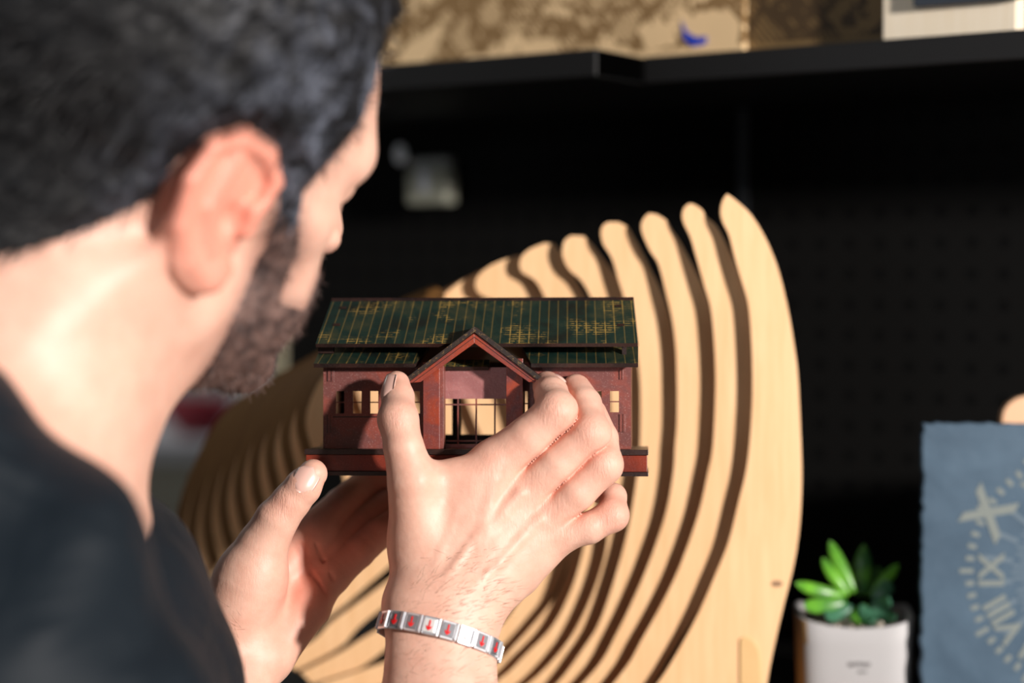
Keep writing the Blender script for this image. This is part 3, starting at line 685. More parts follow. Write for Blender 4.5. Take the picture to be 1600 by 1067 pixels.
def nets(f, lo, hi, h, refine=2):
    lo = np.asarray(lo, float); hi = np.asarray(hi, float); n = np.ceil((hi-lo)/h).astype(int)+1
    ax = [lo[i]+h*np.arange(n[i]) for i in range(3)]
    B = 8; nb = -(-n//B); V = np.empty(nb*B, np.float32)      # only blocks the surface may cross are sampled finely
    cen = np.stack(np.meshgrid(*[lo[i]+h*(np.arange(nb[i])*B+(B-1)/2) for i in range(3)], indexing='ij'), -1)
    fc = f(cen.reshape(-1, 3)).reshape(nb); near = np.abs(fc) < h*B*.87*1.7
    V.reshape(nb[0], B, nb[1], B, nb[2], B)[:] = fc[:, None, :, None, :, None]
    bi = np.argwhere(near); loc = np.stack(np.meshgrid(*[np.arange(B)]*3, indexing='ij'), -1).reshape(-1, 3)
    for c0 in range(0, len(bi), 400):
        g = (bi[c0:c0+400, None, :]*B+loc[None]).reshape(-1, 3)
        V[g[:, 0], g[:, 1], g[:, 2]] = f(lo+h*g)
    V = V[:n[0], :n[1], :n[2]]
    ins = V < 0; acc = np.zeros(tuple(n-1)+(3,)); cnt = np.zeros(n-1)
    offs = [(0,0,0),(1,0,0),(0,1,0),(0,0,1),(1,1,0),(1,0,1),(0,1,1),(1,1,1)]
    sl = lambda o: tuple(slice(o[i], n[i]-1+o[i]) for i in range(3))
    for a in offs:
        for dmn in range(3):
            if a[dmn]: continue
            b = list(a); b[dmn] = 1; va, vb = V[sl(a)], V[sl(b)]; m = (va < 0) != (vb < 0)
            t = np.where(m, va/np.where(m, va-vb, 1), 0)
            for c in range(3): acc[..., c] += np.where(m, a[c]+(t if c == dmn else 0), 0)
            cnt += m
    idx = -np.ones(tuple(n-1), int); act = cnt > 0; idx[act] = np.arange(act.sum())
    ijk = np.argwhere(act); v = lo+h*(ijk+acc[act]/cnt[act][:, None]); faces = []
    for d in range(3):
        u, w = (d+1) % 3, (d+2) % 3
        s0 = [slice(None)]*3; s1 = [slice(None)]*3; s0[d] = slice(0, n[d]-1); s1[d] = slice(1, n[d])
        m = ins[tuple(s0)] != ins[tuple(s1)]; e = np.argwhere(m)
        e = e[(e[:, u] > 0) & (e[:, w] > 0) & (e[:, u] < n[u]-1) & (e[:, w] < n[w]-1)]
        def I(du, dw):
            q = e.copy(); q[:, u] -= du; q[:, w] -= dw; return idx[q[:, 0], q[:, 1], q[:, 2]]
        F = np.stack([I(1, 1), I(0, 1), I(0, 0), I(1, 0)], 1)
        flip = ~ins[e[:, 0], e[:, 1], e[:, 2]]; F[flip] = F[flip][:, ::-1]; faces.append(F)
    F = np.concatenate(faces)
    for _ in range(refine):
        e = h*.25; f0 = f(v); g = np.stack([f(v+np.eye(3)[i]*e)-f(v-np.eye(3)[i]*e) for i in range(3)], -1)/(2*e)
        gn = (g*g).sum(-1)+1e-6; st = (f0/gn)[:, None]*g; ln = np.linalg.norm(st, axis=1, keepdims=True); st *= np.minimum(1, h*.6/np.maximum(ln, 1e-9)); v = v-st
    return v, F

# ---- right hand (seen from the back)
RH_F = {
 'index': [(775,724,.966,12.4),(826,684,.9615,11.0),(870,644,.960,10.2),(862,616,.974,8.8),(855,603,.985,7.6)],
 'middle': [(820,770,.967,11.6),(870,724,.9620,10.5),(922,677,.961,9.9),(913,632,.975,8.8),(900,608,.986,7.8)],
 'ring': [(858,806,.968,10.8),(900,769,.9630,9.9),(942,726,.964,9.5),(940,685,.974,8.4),(926,645,.984,7.2)],
 'pinky': [(878,832,.968,9.4),(920,824,.966,8.3),(957,805,.968,7.6),(958,776,.976,6.8),(930,764,.986,5.9)],
 'thumb': [(655,850,.963,14.5),(645,752,.955,12.6),(631,700,.956,10.0),(622,655,.962,9.5),(622,620,.973,8.1),(620,600,.9785,6.7)],
}
def f_rhand(p):
    # back of the hand
    b = chain(p, [(650,950,.952,13),(735,820,.962,11.5),(775,724,.966,11.5)])
    b = smin(b, chain(p, [(690,955,.950,14),(768,850,.960,11.5),(820,770,.967,11)]), .010)
    b = smin(b, chain(p, [(715,955,.952,13),(800,870,.963,11.0),(858,806,.968,10)]), .010)
    b = smin(b, chain(p, [(738,958,.955,12),(808,895,.968,12),(874,838,.970,9.2)]), .010)
    b = smin(b, chain(p, [(690,752,.962,10.5),(765,735,.962,10)]), .008)
    b = smin(b, chain(p, [(672,830,.962,13.5),(735,780,.965,11)]), .012)
    b = smin(b, chain(p, [(650,930,.958,13),(655,850,.963,14.5)]), .010)
    # wrist and forearm
    w = chain(p, [(646,950,.950,12.5),(645,1080,.938,15),(640,1400,.895,26)])
    w = smin(w, chain(p, [(739,960,.952,11.5),(731,1080,.940,14.5),(745,1400,.900,28)]), .012)
    w = smin(w, chain(p, [(692,950,.952,17),(690,1080,.938,19.5),(692,1400,.897,34)]), .010)
    b = smin(b, w, .012)
    out = b; prev = None
    for nme, k in (('index', .004), ('middle', .004), ('ring', .004), ('pinky', .004), ('thumb', .007)):
        c = RH_F[nme]; fz = chain(p, c, .0014)
        j = c[2] if nme != 'thumb' else c[3]
        fz = smin(fz, np.linalg.norm(p-C(j[0], j[1], j[2]-.0008), axis=-1)-(j[3]-.8)/1000, .005)
        out = np.minimum(out, smin(b, fz, k))
        if prev is not None and nme != 'thumb':   # skin fold where two fingers press together
            out = out+.0011*np.exp(-((fz-prev)/.0024)**2)*np.clip(b/.002, 0, 1)*np.clip((.006-fz)/.003, 0, 1)
        prev = fz
    # webs and extensor tendons, veins
    for a, bq, r in (((760,830,.9520),(812,772,.9548),1.6), ((748,850,.9505),(772,752,.9542),1.4), ((790,865,.9530),(842,812,.9568),1.3)):
        out = smin(out, cone(p, C(*a), C(*bq), r/1000, r/1000), .005)
    for pts in ([(700,900,.9412),(742,840,.9492),(790,805,.9545)], [(720,935,.9385),(780,880,.9480),(815,840,.9530)], [(666,930,.9415),(690,860,.9478),(720,790,.9532)]):
        out = smin(out, chain(p, [(x, y, d, .9) for x, y, d in pts]), .0035)
    return out
# ---- left hand (palm)
LH_F = {
 'index': [(486,836,1.018,10.8),(535,790,1.046,10.0),(568,762,1.063,9.4),(612,738,1.068,8.4),(645,728,1.068,7.4)],
 'middle': [(512,858,1.024,10.4),(562,822,1.042,9.4),(606,792,1.055,9.0),(650,775,1.060,8.0),(690,768,1.062,7)],
 'ring': [(524,878,1.027,9.8),(575,845,1.040,9.0),(625,806,1.054,8.6),(665,784,1.058,7.8),(700,775,1.060,6.8)],
 'little': [(522,896,1.018,9.4),(560,863,1.024,8.6),(592,834,1.032,8.2),(635,802,1.045,7.0),(668,788,1.050,6.2)],
 'thumb': [(392,905,.985,17),(411,852,.982,13.0),(432,812,.979,11),(455,783,.978,9.7),(474,760,.977,9.3),(489,740,.978,7.4)],
}
def f_lhand(p):
    b = chain(p, [(372,985,.994,15),(430,905,1.012,12),(486,836,1.020,10.5)])
    b = smin(b, chain(p, [(380,1000,.998,15),(450,925,1.020,11),(510,860,1.026,10)]), .010)
    b = smin(b, chain(p, [(400,1015,.998,14),(468,945,1.020,11),(522,880,1.028,9.5)]), .010)
    b = smin(b, chain(p, [(428,1018,.992,12),(484,948,1.006,11),(512,905,1.015,9)]), .009)
    th = chain(p, [(352,1000,.986,15),(376,950,.985,18),(392,905,.985,17)])
    b = smin(b, th, .009)
    w = chain(p, [(334,1008,.988,14),(180,1270,.93,32)])
    w = smin(w, chain(p, [(392,1040,.985,14.5),(250,1300,.93,32)]), .014)
    b = smin(b, w, .014); out = b
    for nme, k in (('index', .006), ('middle', .005), ('ring', .005), ('little', .005), ('thumb', .010)):
        out = np.minimum(out, smin(b, chain(p, LH_F[nme], .0014), k))
    # palm creases
    for pts, r in (([(494,850,1.008),(507,880,1.011),(520,905,1.006)], .4), ([(472,850,1.006),(488,895,1.006),(512,930,1.000)], .5)):
        out = smax(out, -chain(p, [(x, y, d, r) for x, y, d in pts]), .0018)
    return out
# ---- head, in its own frame
hdg, phi, rho = 46*D2R, 4*D2R, 23*D2R
_hx, _hy = math.sin(hdg), math.cos(hdg)
HF = np.array([_hx*math.cos(phi), _hy*math.cos(phi), -math.sin(phi)]); R0 = np.array([_hy, -_hx, 0]); Uu = np.cross(R0, HF)
HR = R0*math.cos(rho)-Uu*math.sin(rho); HU = R0*math.sin(rho)+Uu*math.cos(rho)
HC = C(357, 330, .775)-.073*HR
HAX = np.stack([HR, HF, HU])
def hl(r, f_, u): return HC+HR*r+HF*f_+HU*u
def f_ear(q, s):                  # q in head frame; s = +1 right ear
    r = q[..., 0]*s; f_, u = q[..., 1], q[..., 2]
    e = np.stack([r, f_, u], -1)
    def E(a, b): return np.array([.0765+.26*max(0, -a), a*1.2, b])
    hel = [(.010, .004), (.013, .016), (.007, .026), (-.006, .0315), (-.018, .027), (-.024, .013), (-.022, -.006), (-.014, -.020), (-.004, -.028), (.004, -.023)]
    d = None
    for a, b in zip(hel, hel[1:]):
        c = cone(e, E(*a), E(*b), .0030, .0030); d = c if d is None else smin(d, c, .002)
    ta = 14*D2R; pl = ell(e, E(-.006, .002)-np.array([.0035, 0, 0]), np.array([[math.cos(ta), math.sin(ta), 0], [-math.sin(ta), math.cos(ta), 0], [0, 0, 1]]), (.0042, .023, .028)); d = smin(d, pl, .004)
    d = smin(d, cone(e, E(-.002, -.022)-np.array([.001, 0, 0]), E(.000, -.028), .005, .0045), .004)
    an = cone(e, E(-.006, .024), E(-.013, .002), .003, .0028); d = smin(d, smin(an, cone(e, E(-.013, .002), E(-.006, -.016), .0028, .003), .002), .002)
    d = smin(d, cone(e, np.array([.0775, .008, .003]), np.array([.077, .008, -.006]), .0038, .0035), .003)
    d = smax(d, -ell(e, np.array([.084, -.001, -.003]), np.eye(3), (.011, .0075, .010)), .002)
    d = smax(d, -ell(e, np.array([.086, -.001, .019]), np.eye(3), (.0075, .007, .006)), .002)
    return d
def f_head(p):
    q = (p-HC)@HAX.T; I = np.eye(3); qa = np.stack([np.abs(q[..., 0]), q[..., 1], q[..., 2]], -1)
    d = ell(q, np.array([0, -.006, .045]), I, (.0765, .097, .084))
    d = smin(d, ell(q, np.array([0, .030, .030]), I, (.066, .066, .066)), .02)
    d = smin(d, ell(q, np.array([0, .040, -.040]), I, (.052, .044, .055)), .025)
    d = smin(d, cone(qa, np.array([.048, .012, -.048]), np.array([.014, .074, -.086]), .016, .014), .02)
    d = smin(d, ell(qa, np.array([.045, .050, -.006]), I, (.020, .020, .017)), .018)
    d = smin(d, ell(qa, np.array([.034, .052, -.040]), I, (.022, .028, .028)), .018)
    d = smin(d, cone(qa, np.array([.050, .070, .026]), np.array([.006, .092, .026]), .010, .010), .014)
    d = smin(d, cone(q, np.array([0, .092, .016]), np.array([0, .108, -.022]), .006, .0095), .010)
    d = smin(d, ell(qa, np.array([.012, .099, -.023]), I, (.008, .010, .008)), .006)
    d = smax(d, -ell(qa, np.array([.032, .096, .010]), I, (.015, .013, .010)), .010)
    d = smin(d, ell(qa, np.array([.032, .077, .010]), I, (.0125, .0125, .0125)), .002)
    d = smin(d, cone(qa, np.array([0, .096, -.042]), np.array([.020, .086, -.044]), .0058, .003), .006)
    d = smin(d, cone(qa, np.array([0, .095, -.052]), np.array([.018, .086, -.050]), .0065, .003), .006)
    d = smax(d, -cone(qa, np.array([0, .104, -.047]), np.array([.024, .092, -.047]), .0014, .001), .003)
    d = smin(d, np.minimum(f_ear(q, 1), f_ear(q, -1)), .005)
    # neck and trapezius
    n1 = hl(0, -.030, -.02); n2 = C(-62, 800, .775)
    d = smin(d, cone(p, n1, n2, .058, .066), .030)
    d = smin(d, cone(p, hl(0, .02, -.05), C(12, 800, .80), .034, .040), .022)
    return d
def f_torso(p, off=0):
    d = cone(p, C(-134, 759, .717), C(50, 925, .708), .049, .051)
    d = smin(d, ell(p, C(-75, 1130, .82), np.eye(3), (.097, .10, .135)), .02)
    d = smin(d, cone(p, C(-80, 1130, .85), C(-250, 2300, .85), .13, .15), .05)
    d = smin(d, cone(p, C(-300, 1000, .92), C(-500, 1300, .95), .09, .09), .05)
    return d-off
def f_uarm(p, off=0):
    a = cone(p, C(-10, 1065, .70), C(285, 1370, .705), .066, .058)
    a = smin(a, cone(p, C(285, 1370, .705), C(690, 1420, .88), .052, .034), .02)
    return a-off
def f_luarm(p, off=0):
    a = cone(p, C(-300, 1080, 1.0), C(-20, 1520, .93), .06, .05)
    return smin(a, cone(p, C(-20, 1520, .93), C(215, 1290, .93), .048, .040), .02)-off
def f_body(p):
    d = smin(f_head(p), f_torso(p, -.010), .03)
    d = smin(d, np.minimum(f_uarm(p, -.010), f_luarm(p, -.008)), .02)
    d = smin(d, f_rhand(p), .004); return smin(d, f_lhand(p), .004)
# build the pieces at different grain, cut on shared planes so they meet
def cut(v, F, keep):
    c = v[F].mean(1); F = F[keep(c)]; u, inv = np.unique(F, return_inverse=True); return v[u], inv.reshape(F.shape)
bR = (C(575, 1110, .88)*0+np.array([-.078, .895, -.186]), np.array([.068, 1.010, .000]))
bL = (np.array([-.175, .925, -.190]), np.array([-.010, 1.100, -.058]))
bH = (np.array([-.335, .62, -.135]), np.array([.015, .99, .245]))
inb = lambda c, b: ((c > b[0]) & (c < b[1])).all(1)
def split_hand(which):
    if which == 'R': lo, hi = bR; f = f_rhand; h = .0010
    else: lo, hi = bL; f = f_lhand; h = .0011
    v, F = nets(f, lo, hi, h, 3); return v, F
vr, Fr = split_hand('R'); vl, Fl = split_hand('L')
vh, Fh = nets(lambda p: smin(f_head(p), f_torso(p, -.010), .03), bH[0], bH[1], .0021, 1)
vb, Fb = nets(f_body, [-.55, .55, -.62], [.08, 1.12, -.13], .006, 1)
vb, Fb = cut(vb, Fb, lambda c: ~inb(c, (bR[0]+.008, bR[1])) & ~inb(c, (bL[0]+.008, bL[1])) & ~inb(c, (bH[0]+.0023, bH[1]-.0023)))
V_ = []; F_ = []; n0 = 0; part_id = []
for i, (v, F) in enumerate(((vr, Fr), (vl, Fl), (vh, Fh), (vb, Fb))):
    V_.append(v); F_.append(F+n0); n0 += len(v); part_id += [i]*len(v)
V_ = np.concatenate(V_); F_ = np.concatenate(F_); part_id = np.array(part_id)

def fast_mesh(name, v, F, m, parent=None):
    me = bpy.data.meshes.new(name); me.vertices.add(len(v)); me.vertices.foreach_set('co', np.asarray(v, np.float32).ravel())
    me.loops.add(F.size); me.loops.foreach_set('vertex_index', F.astype(np.int32).ravel())
    me.polygons.add(len(F)); me.polygons.foreach_set('loop_start', np.arange(0, F.size, F.shape[1], dtype=np.int32))
    me.polygons.foreach_set('loop_total', np.full(len(F), F.shape[1], np.int32)); me.update(calc_edges=True); me.validate()
    me.polygons.foreach_set('use_smooth', [True]*len(me.polygons))
    me.materials.append(m); o = bpy.data.objects.new(name, me); COL.objects.link(o)
    if parent: o.parent = parent
    return o
def attr(o, name, val):
    a = o.data.attributes.new(name, 'FLOAT', 'POINT'); a.data.foreach_set('value', np.asarray(val, np.float32))

skin = mat('skin', (.80, .50, .38), .48, Subsurface_Weight=.12, Subsurface_Scale=1.0)
t = NT(skin); t.b.inputs['Subsurface Radius'].default_value = (.006, .0022, .0012); t.b.inputs['Specular IOR Level'].default_value = .42
gp = t.n('ShaderNodeNewGeometry').outputs['Position']
a_r = t.n('ShaderNodeAttribute', attribute_name='redness').outputs['Fac']; a_w = t.n('ShaderNodeAttribute', attribute_name='wrinkle').outputs['Fac']
mott = t.noise(gp, 90, 4, .6)
c0 = t.mix(t.ramp(mott, [(.35, (0, 0, 0)), (.65, (1, 1, 1))]), (.79, .49, .375), (.74, .42, .315))
c1 = t.mix(t.math('MULTIPLY', a_r, .85), c0, (.78, .27, .19))
c1 = t.mix(t.math('MULTIPLY', t.n('ShaderNodeAttribute', attribute_name='stubble').outputs['Fac'], .62), c1, (.24, .135, .11)); t.l(c1, t.b.inputs['Base Color'])
vo = t.n('ShaderNodeTexVoronoi', feature='DISTANCE_TO_EDGE'); vo.inputs['Scale'].default_value = 900; t.l(gp, vo.inputs['Vector'])
n1 = t.bump(vo.outputs['Distance'], .10, .0004)
n2 = t.bump(t.noise(gp, 260, 4, .6, .3), .22, .0010, n1)
mp = t.n('ShaderNodeMapping'); mp.inputs['Rotation'].default_value = (0, .85, 0); mp.inputs['Scale'].default_value = (1, 1, .16); t.l(gp, mp.inputs[0])
wr = t.noise(mp.outputs[0], 620, 3, .6, 1.2)
n3 = t.bump(t.math('MULTIPLY', wr, a_w), .45, .0014, n2); t.l(n3, t.b.inputs['Normal'])

person = empty('person', c2w(C(-80, 1130, .84))); person.location.z = 0
tag(person, 'bearded man in a dark shirt seen from behind, holding up the model house', 'person')
Pi = Matrix.Translation(-person.location)
body = fast_mesh('body', c2w(V_), F_, skin); par(body, person)
red = np.zeros(len(V_)); wri = np.zeros(len(V_))
def blob(c, s): return np.exp(-((V_-c)**2).sum(1)/(2*s*s))
for k, c in RH_F.items():
    red += .22*blob(C(*c[-1][:3]), .008)
    j = c[2] if k != 'thumb' else c[3]; jc = C(j[0], j[1], j[2]-j[3]/1000); red += .22*blob(jc, .007); wri += blob(jc, .0062)*1.0
    if k != 'thumb': jm = C(c[0][0], c[0][1], c[0][2]-c[0][3]/1000); wri += .35*blob(jm, .012); red += .10*blob(jm, .009)
red += .25*blob(C(972, 800, .965), .009)
a, b = C(800, 735, .955), C(762, 800, .95)
red += .30*np.exp(-(cone(V_, C(792, 727, .953), C(765, 782, .950), 0, 0)/.0022)**2)
isL = part_id == 1
palm = isL*np.clip(1-np.minimum.reduce([cone(V_, C(480, 910, 1.005), C(600, 800, 1.04), 0, 0)])/.045, 0, 1)
red += .8*palm
for c in LH_F.values(): red += isL*.2*blob(C(*c[-1][:3]), .01)
red += isL*.3*np.exp(-(chain(V_, [(472,850,1.006,0),(488,895,1.006,0),(512,930,1.000,0)])/.0025)**2)
jc = C(442, 786, .969); wri += isL*blob(jc, .008); red += .3*blob(jc, .006)
wri += isL*.22*blob(C(385, 920, .968), .020)
ql = (V_-HC)@HAX.T
ear = np.exp(-np.clip(f_ear(ql, 1), 0, None)/.003)*(part_id == 2); red += .85*ear
red += .10*(part_id == 2)*blob(C(200, 450, .75), .05)
fs_ = {k: chain(V_, RH_F[k], .0014) for k in ('index', 'middle', 'ring', 'pinky')}
for a_, b_ in (('index', 'middle'), ('middle', 'ring'), ('ring', 'pinky')): red += .45*(part_id == 0)*np.exp(-((fs_[a_]-fs_[b_])/.0026)**2)*np.exp(-np.clip(fs_[a_]-.0005, 0, None)/.0010)  # redness darkens the finger folds in place of crease shade
for a_, b_ in (((594,652,.9565),(622,641,.9524)), ((596,664,.9560),(624,650,.9516)), ((600,676,.9550),(622,662,.9500))): red += .45*(part_id == 0)*np.exp(-(cone(V_, C(*a_)+[0, .0006, 0], C(*b_)+[0, .0012, 0], 0, 0)/.0010)**2)
attr(body, 'redness', np.clip(red, 0, 1)); attr(body, 'wrinkle', np.clip(wri, 0, 1))

# finger nails: curved plates with real thickness
nailm = mat('finger_nail', (.80, .50, .42), .3, Coat_Weight=.15)
def nail(name, c, tdir, ndir, w, L, crv):
    c, tdir, ndir = [np.asarray(x, float) for x in (c, tdir, ndir)]; tdir /= np.linalg.norm(tdir); ndir -= tdir*(ndir@tdir); ndir /= np.linalg.norm(ndir); s = np.cross(tdir, ndir)
    v = []; f = []; A, B = 16, 14
    for lay in (0, -.0005):
        for i in range(A+1):
            for j in range(B+1):
                a = 2*i/A-1; b = 2*j/B-1
                ww = w*(1-.10*b*b)*math.sqrt(max(.02, 1-max(0, abs(b)-.55)**2/.25)) if abs(b) > .55 else w*(1-.10*b*b)
                pt = c+s*a*ww+tdir*b*L+ndir*(-crv*w*(a*a)*.5-.10*L*b*b-.0009*max(0, -b)**4+lay); v.append(c2w(pt))
    n = (A+1)*(B+1)
    for i in range(A):
        for j in range(B):
            q = (i*(B+1)+j, (i+1)*(B+1)+j, (i+1)*(B+1)+j+1, i*(B+1)+j+1); f.append(q); f.append(tuple(x+n for x in q[::-1]))
    for i in range(A):
        for j in (0, B): f.append((i*(B+1)+j, (i+1)*(B+1)+j, (i+1)*(B+1)+j+n, i*(B+1)+j+n))
    for j in range(B):
        for i in (0, A): f.append((i*(B+1)+j, i*(B+1)+j+1, i*(B+1)+j+1+n, i*(B+1)+j+n))
    o = mk(name, v, f, nailm, None, True); par(o, person); return o
def surf(f, p, dirn):             # walk from inside the finger to its skin
    p = np.asarray(p, float); dirn = np.asarray(dirn, float)/np.linalg.norm(dirn)
    for _ in range(200):
        if f(p[None])[0] > 0: break
        p = p+dirn*.0002
    return p
def put_nail(f, base, tip, ndir, w, L, crv=.8, up=.00028):
    b, tpt = C(*base), C(*tip); m = b*.35+tpt*.65; nd = np.asarray(ndir, float); td = tpt-b
    nd = nd-td*(nd@td)/(td@td); nd /= np.linalg.norm(nd); s = surf(f, m, nd); td = surf(f, b*.12+tpt*.88, nd)-surf(f, b*.62+tpt*.38, nd); nail('fingernail', s+nd*up, td, nd, w, L, crv)
put_nail(f_rhand, (622,642,.968), (620,592,.979), (-.80, -.70, .1), .0058, .0080, 1.0, .0011)
put_nail(f_lhand, (462,782,.978), (493,728,.978), (-.05, -1, .05), .0063, .0074)
put_nail(f_rhand, (873,618,.972), (861,592,.990), (.35, -.45, 1), .0052, .0046)

# hair and beard
def poly_sd(x, y, poly):
    n = len(poly); d = np.full(x.shape, 1e9); s = np.ones(x.shape)
    for i in range(n):
        (x0, y0), (x1, y1) = poly[i], poly[(i+1) % n]; ex, ey = x1-x0, y1-y0; wx, wy = x-x0, y-y0
        t = np.clip((wx*ex+wy*ey)/(ex*ex+ey*ey), 0, 1); d = np.minimum(d, (wx-ex*t)**2+(wy-ey*t)**2)
        c1 = y >= y0; c2 = y < y1; c3 = ex*wy > ey*wx; m = (c1 & c2 & c3) | (~c1 & ~c2 & ~c3); s = np.where(m, -s, s)
    return s*np.sqrt(d)
def fu(px, py, r):                # head-frame (f,u) of a sight line on the plane r of the side of the head
    dr = C(px, py, 1); t = (r+HC@HR)/(dr@HR); q = (dr*t-HC)@HAX.T; return q[1], q[2]
hair_line = [fu(*a) for a in ((-120, 430, .045), (0, 404, .055), (110, 385, .066), (200, 352, .072), (262, 318, .074), (285, 270, .076), (330, 218, .077), (385, 200, .078), (425, 228, .076), (432, 262, .074), (438, 330, .070), (452, 372, .068), (470, 352, .066), (472, 300, .066), (497, 250, .062), (545, 180, .055), (580, 60, .050))]
hair_poly = hair_line+[(.10, .085), (.13, .16), (-.16, .16), (-.16, hair_line[0][1])]
beard_poly = [fu(*a) for a in ((440, 330, .070), (468, 345, .066), (470, 400, .064), (440, 470, .060), (470, 480, .050))]+[(.075, -.028), (.13, -.030), (.13, -.12), (.035, -.115)]+[fu(*a) for a in ((322, 560, .050), (350, 500, .058), (395, 450, .064), (425, 400, .068))]
def wob(q, s, a): return a*(np.sin(q[..., 0]*s+1.3*np.sin(q[..., 2]*s*.7))*np.sin(q[..., 1]*s*1.1+.5)+np.sin(q[..., 2]*s*1.3+q[..., 1]*s*.4))
def f_hair(p):
    q = (p-HC)@HAX.T; m = poly_sd(q[..., 1], q[..., 2], hair_poly)
    th = .0030+.011*np.clip((q[..., 2]-.01)/.07, 0, 1)+wob(q, 260, .0006)+wob(q, 520, .0004)
    th = th*np.clip(-m/.012, 0, 1)+.0003
    I = np.eye(3); d = ell(q, np.array([0, -.006, .045]), I, (.0765, .097, .084)); d = smin(d, ell(q, np.array([0, .030, .030]), I, (.066, .066, .066)), .02)
    d = smin(d, cone(p, hl(0, -.030, -.02), C(-62, 800, .775), .058, .066), .030)
    d = smin(d, ell(np.stack([np.abs(q[..., 0]), q[..., 1], q[..., 2]], -1), np.array([.045, .050, -.006]), I, (.020, .020, .017)), .018)
    return smax(d-th, m+.0005, .0015)
def f_beard(p):
    q = (p-HC)@HAX.T; m = poly_sd(q[..., 1], q[..., 2], beard_poly)
    m = np.maximum(m, -(q[..., 2]-(-.118)))
    th = (.0016+wob(q, 700, .0003))*np.clip(-m/.012, 0, 1)+.0002
    return smax(f_head(p)-th, m, .0015)
_sd = poly_sd(ql[:, 1], ql[:, 2], beard_poly); attr(body, 'stubble', np.clip(1-_sd/.010, 0, 1)**1.5*(part_id == 2))
hairm = mat('salt_and_pepper_hair', (.02, .02, .022), .6, Specular_IOR_Level=.45); t = NT(hairm); gp = t.n('ShaderNodeNewGeometry').outputs['Position']
gx = t.noise(gp, 70, 3, .6, .4); a_g = t.n('ShaderNodeAttribute', attribute_name='grey').outputs['Fac']
gf = t.math('MULTIPLY', t.ramp(gx, [(.44, (.02, .02, .02)), (.62, (1, 1, 1))]), a_g)
t.l(t.mix(gf, (.003, .003, .004), (.15, .165, .21)), t.b.inputs['Base Color'])
beardm = mat('beard_hair', (.06, .035, .028), .6)
t = NT(beardm); gp = t.n('ShaderNodeNewGeometry').outputs['Position']
t.l(t.ramp(t.noise(gp, 110, 3, .6), [(.35, (.035, .02, .018)), (.7, (.20, .12, .10))]), t.b.inputs['Base Color'])
vq, Fq = nets(f_hair, bH[0]-.02, bH[1]+.03, .0030, 1)
hair = fast_mesh('hair', c2w(vq), Fq, hairm); par(hair, person)
vbd, Fbd = nets(f_beard, bH[0], bH[1], .0026, 1)
beard = fast_mesh('beard', c2w(vbd), Fbd, beardm); par(beard, person)
def greyness(v):
    q = (v-HC)@HAX.T; g = np.clip((q[:, 1]+.065)/.08, 0, 1)*np.clip(1.15-q[:, 2]/.11, .22, 1); return g  # real grey hair; its fade at back and crown puts shade into the colour
attr(hair, 'grey', greyness(vq))
def strands(name, v, F, f, n, L, w, comb, m, spread=.5, greyf=None):
    tri = v[F]; c = tri.mean(1); keep = c[:, 0] > -.32
    ar = np.linalg.norm(np.cross(tri[:, 2]-tri[:, 0], tri[:, 3]-tri[:, 1]), axis=1)*.5*keep; pick = rng.choice(len(F), n, p=ar/ar.sum()); 
    uv = rng.rand(n, 2); b = tri[pick]; p0 = (b[:, 0]*(1-uv[:, :1])+b[:, 1]*uv[:, :1])*(1-uv[:, 1:])+(b[:, 3]*(1-uv[:, :1])+b[:, 2]*uv[:, :1])*uv[:, 1:]
    e = 1e-3; g = np.stack([f(p0+np.eye(3)[i]*e)-f(p0-np.eye(3)[i]*e) for i in range(3)], -1); g /= np.linalg.norm(g, axis=1, keepdims=True)+1e-9
    d = comb+g*.55+rng.randn(n, 3)*spread*.5; d /= np.linalg.norm(d, axis=1, keepdims=True)
    sd = np.cross(d, g); sd /= np.linalg.norm(sd, axis=1, keepdims=True)+1e-9; LL = L*(.6+.7*rng.rand(n, 1))
    p0 = p0-g*.001; p1 = p0+d*LL*.55+g*LL*.06; p2 = p0+d*LL-g*LL*.10
    VV = np.stack([p0-sd*w, p0+sd*w, p1+sd*w*.8, p1-sd*w*.8, p2+sd*w*.15, p2-sd*w*.15], 1).reshape(-1, 3)
    k = np.arange(n)[:, None]*6; FF = np.concatenate([k+np.array([[0, 1, 2, 3]]), k+np.array([[3, 2, 4, 5]])])
    o = fast_mesh(name, c2w(VV), FF, m); o['kind'] = 'stuff'
    if greyf: attr(o, 'grey', np.repeat(np.clip(greyf(p0)*rng.choice([.25, 1, 1.7], n), 0, 1), 6))
    return o
o = strands('hair_strands', vq, Fq, f_hair, 26000, .012, .00022, -HU*.35-HF*.55, hairm, .6, greyness); par(o, hair)
o = strands('beard_strands', vbd, Fbd, f_beard, 9000, .005, .00016, -HU*.5+HF*.2, beardm, .7); par(o, beard)
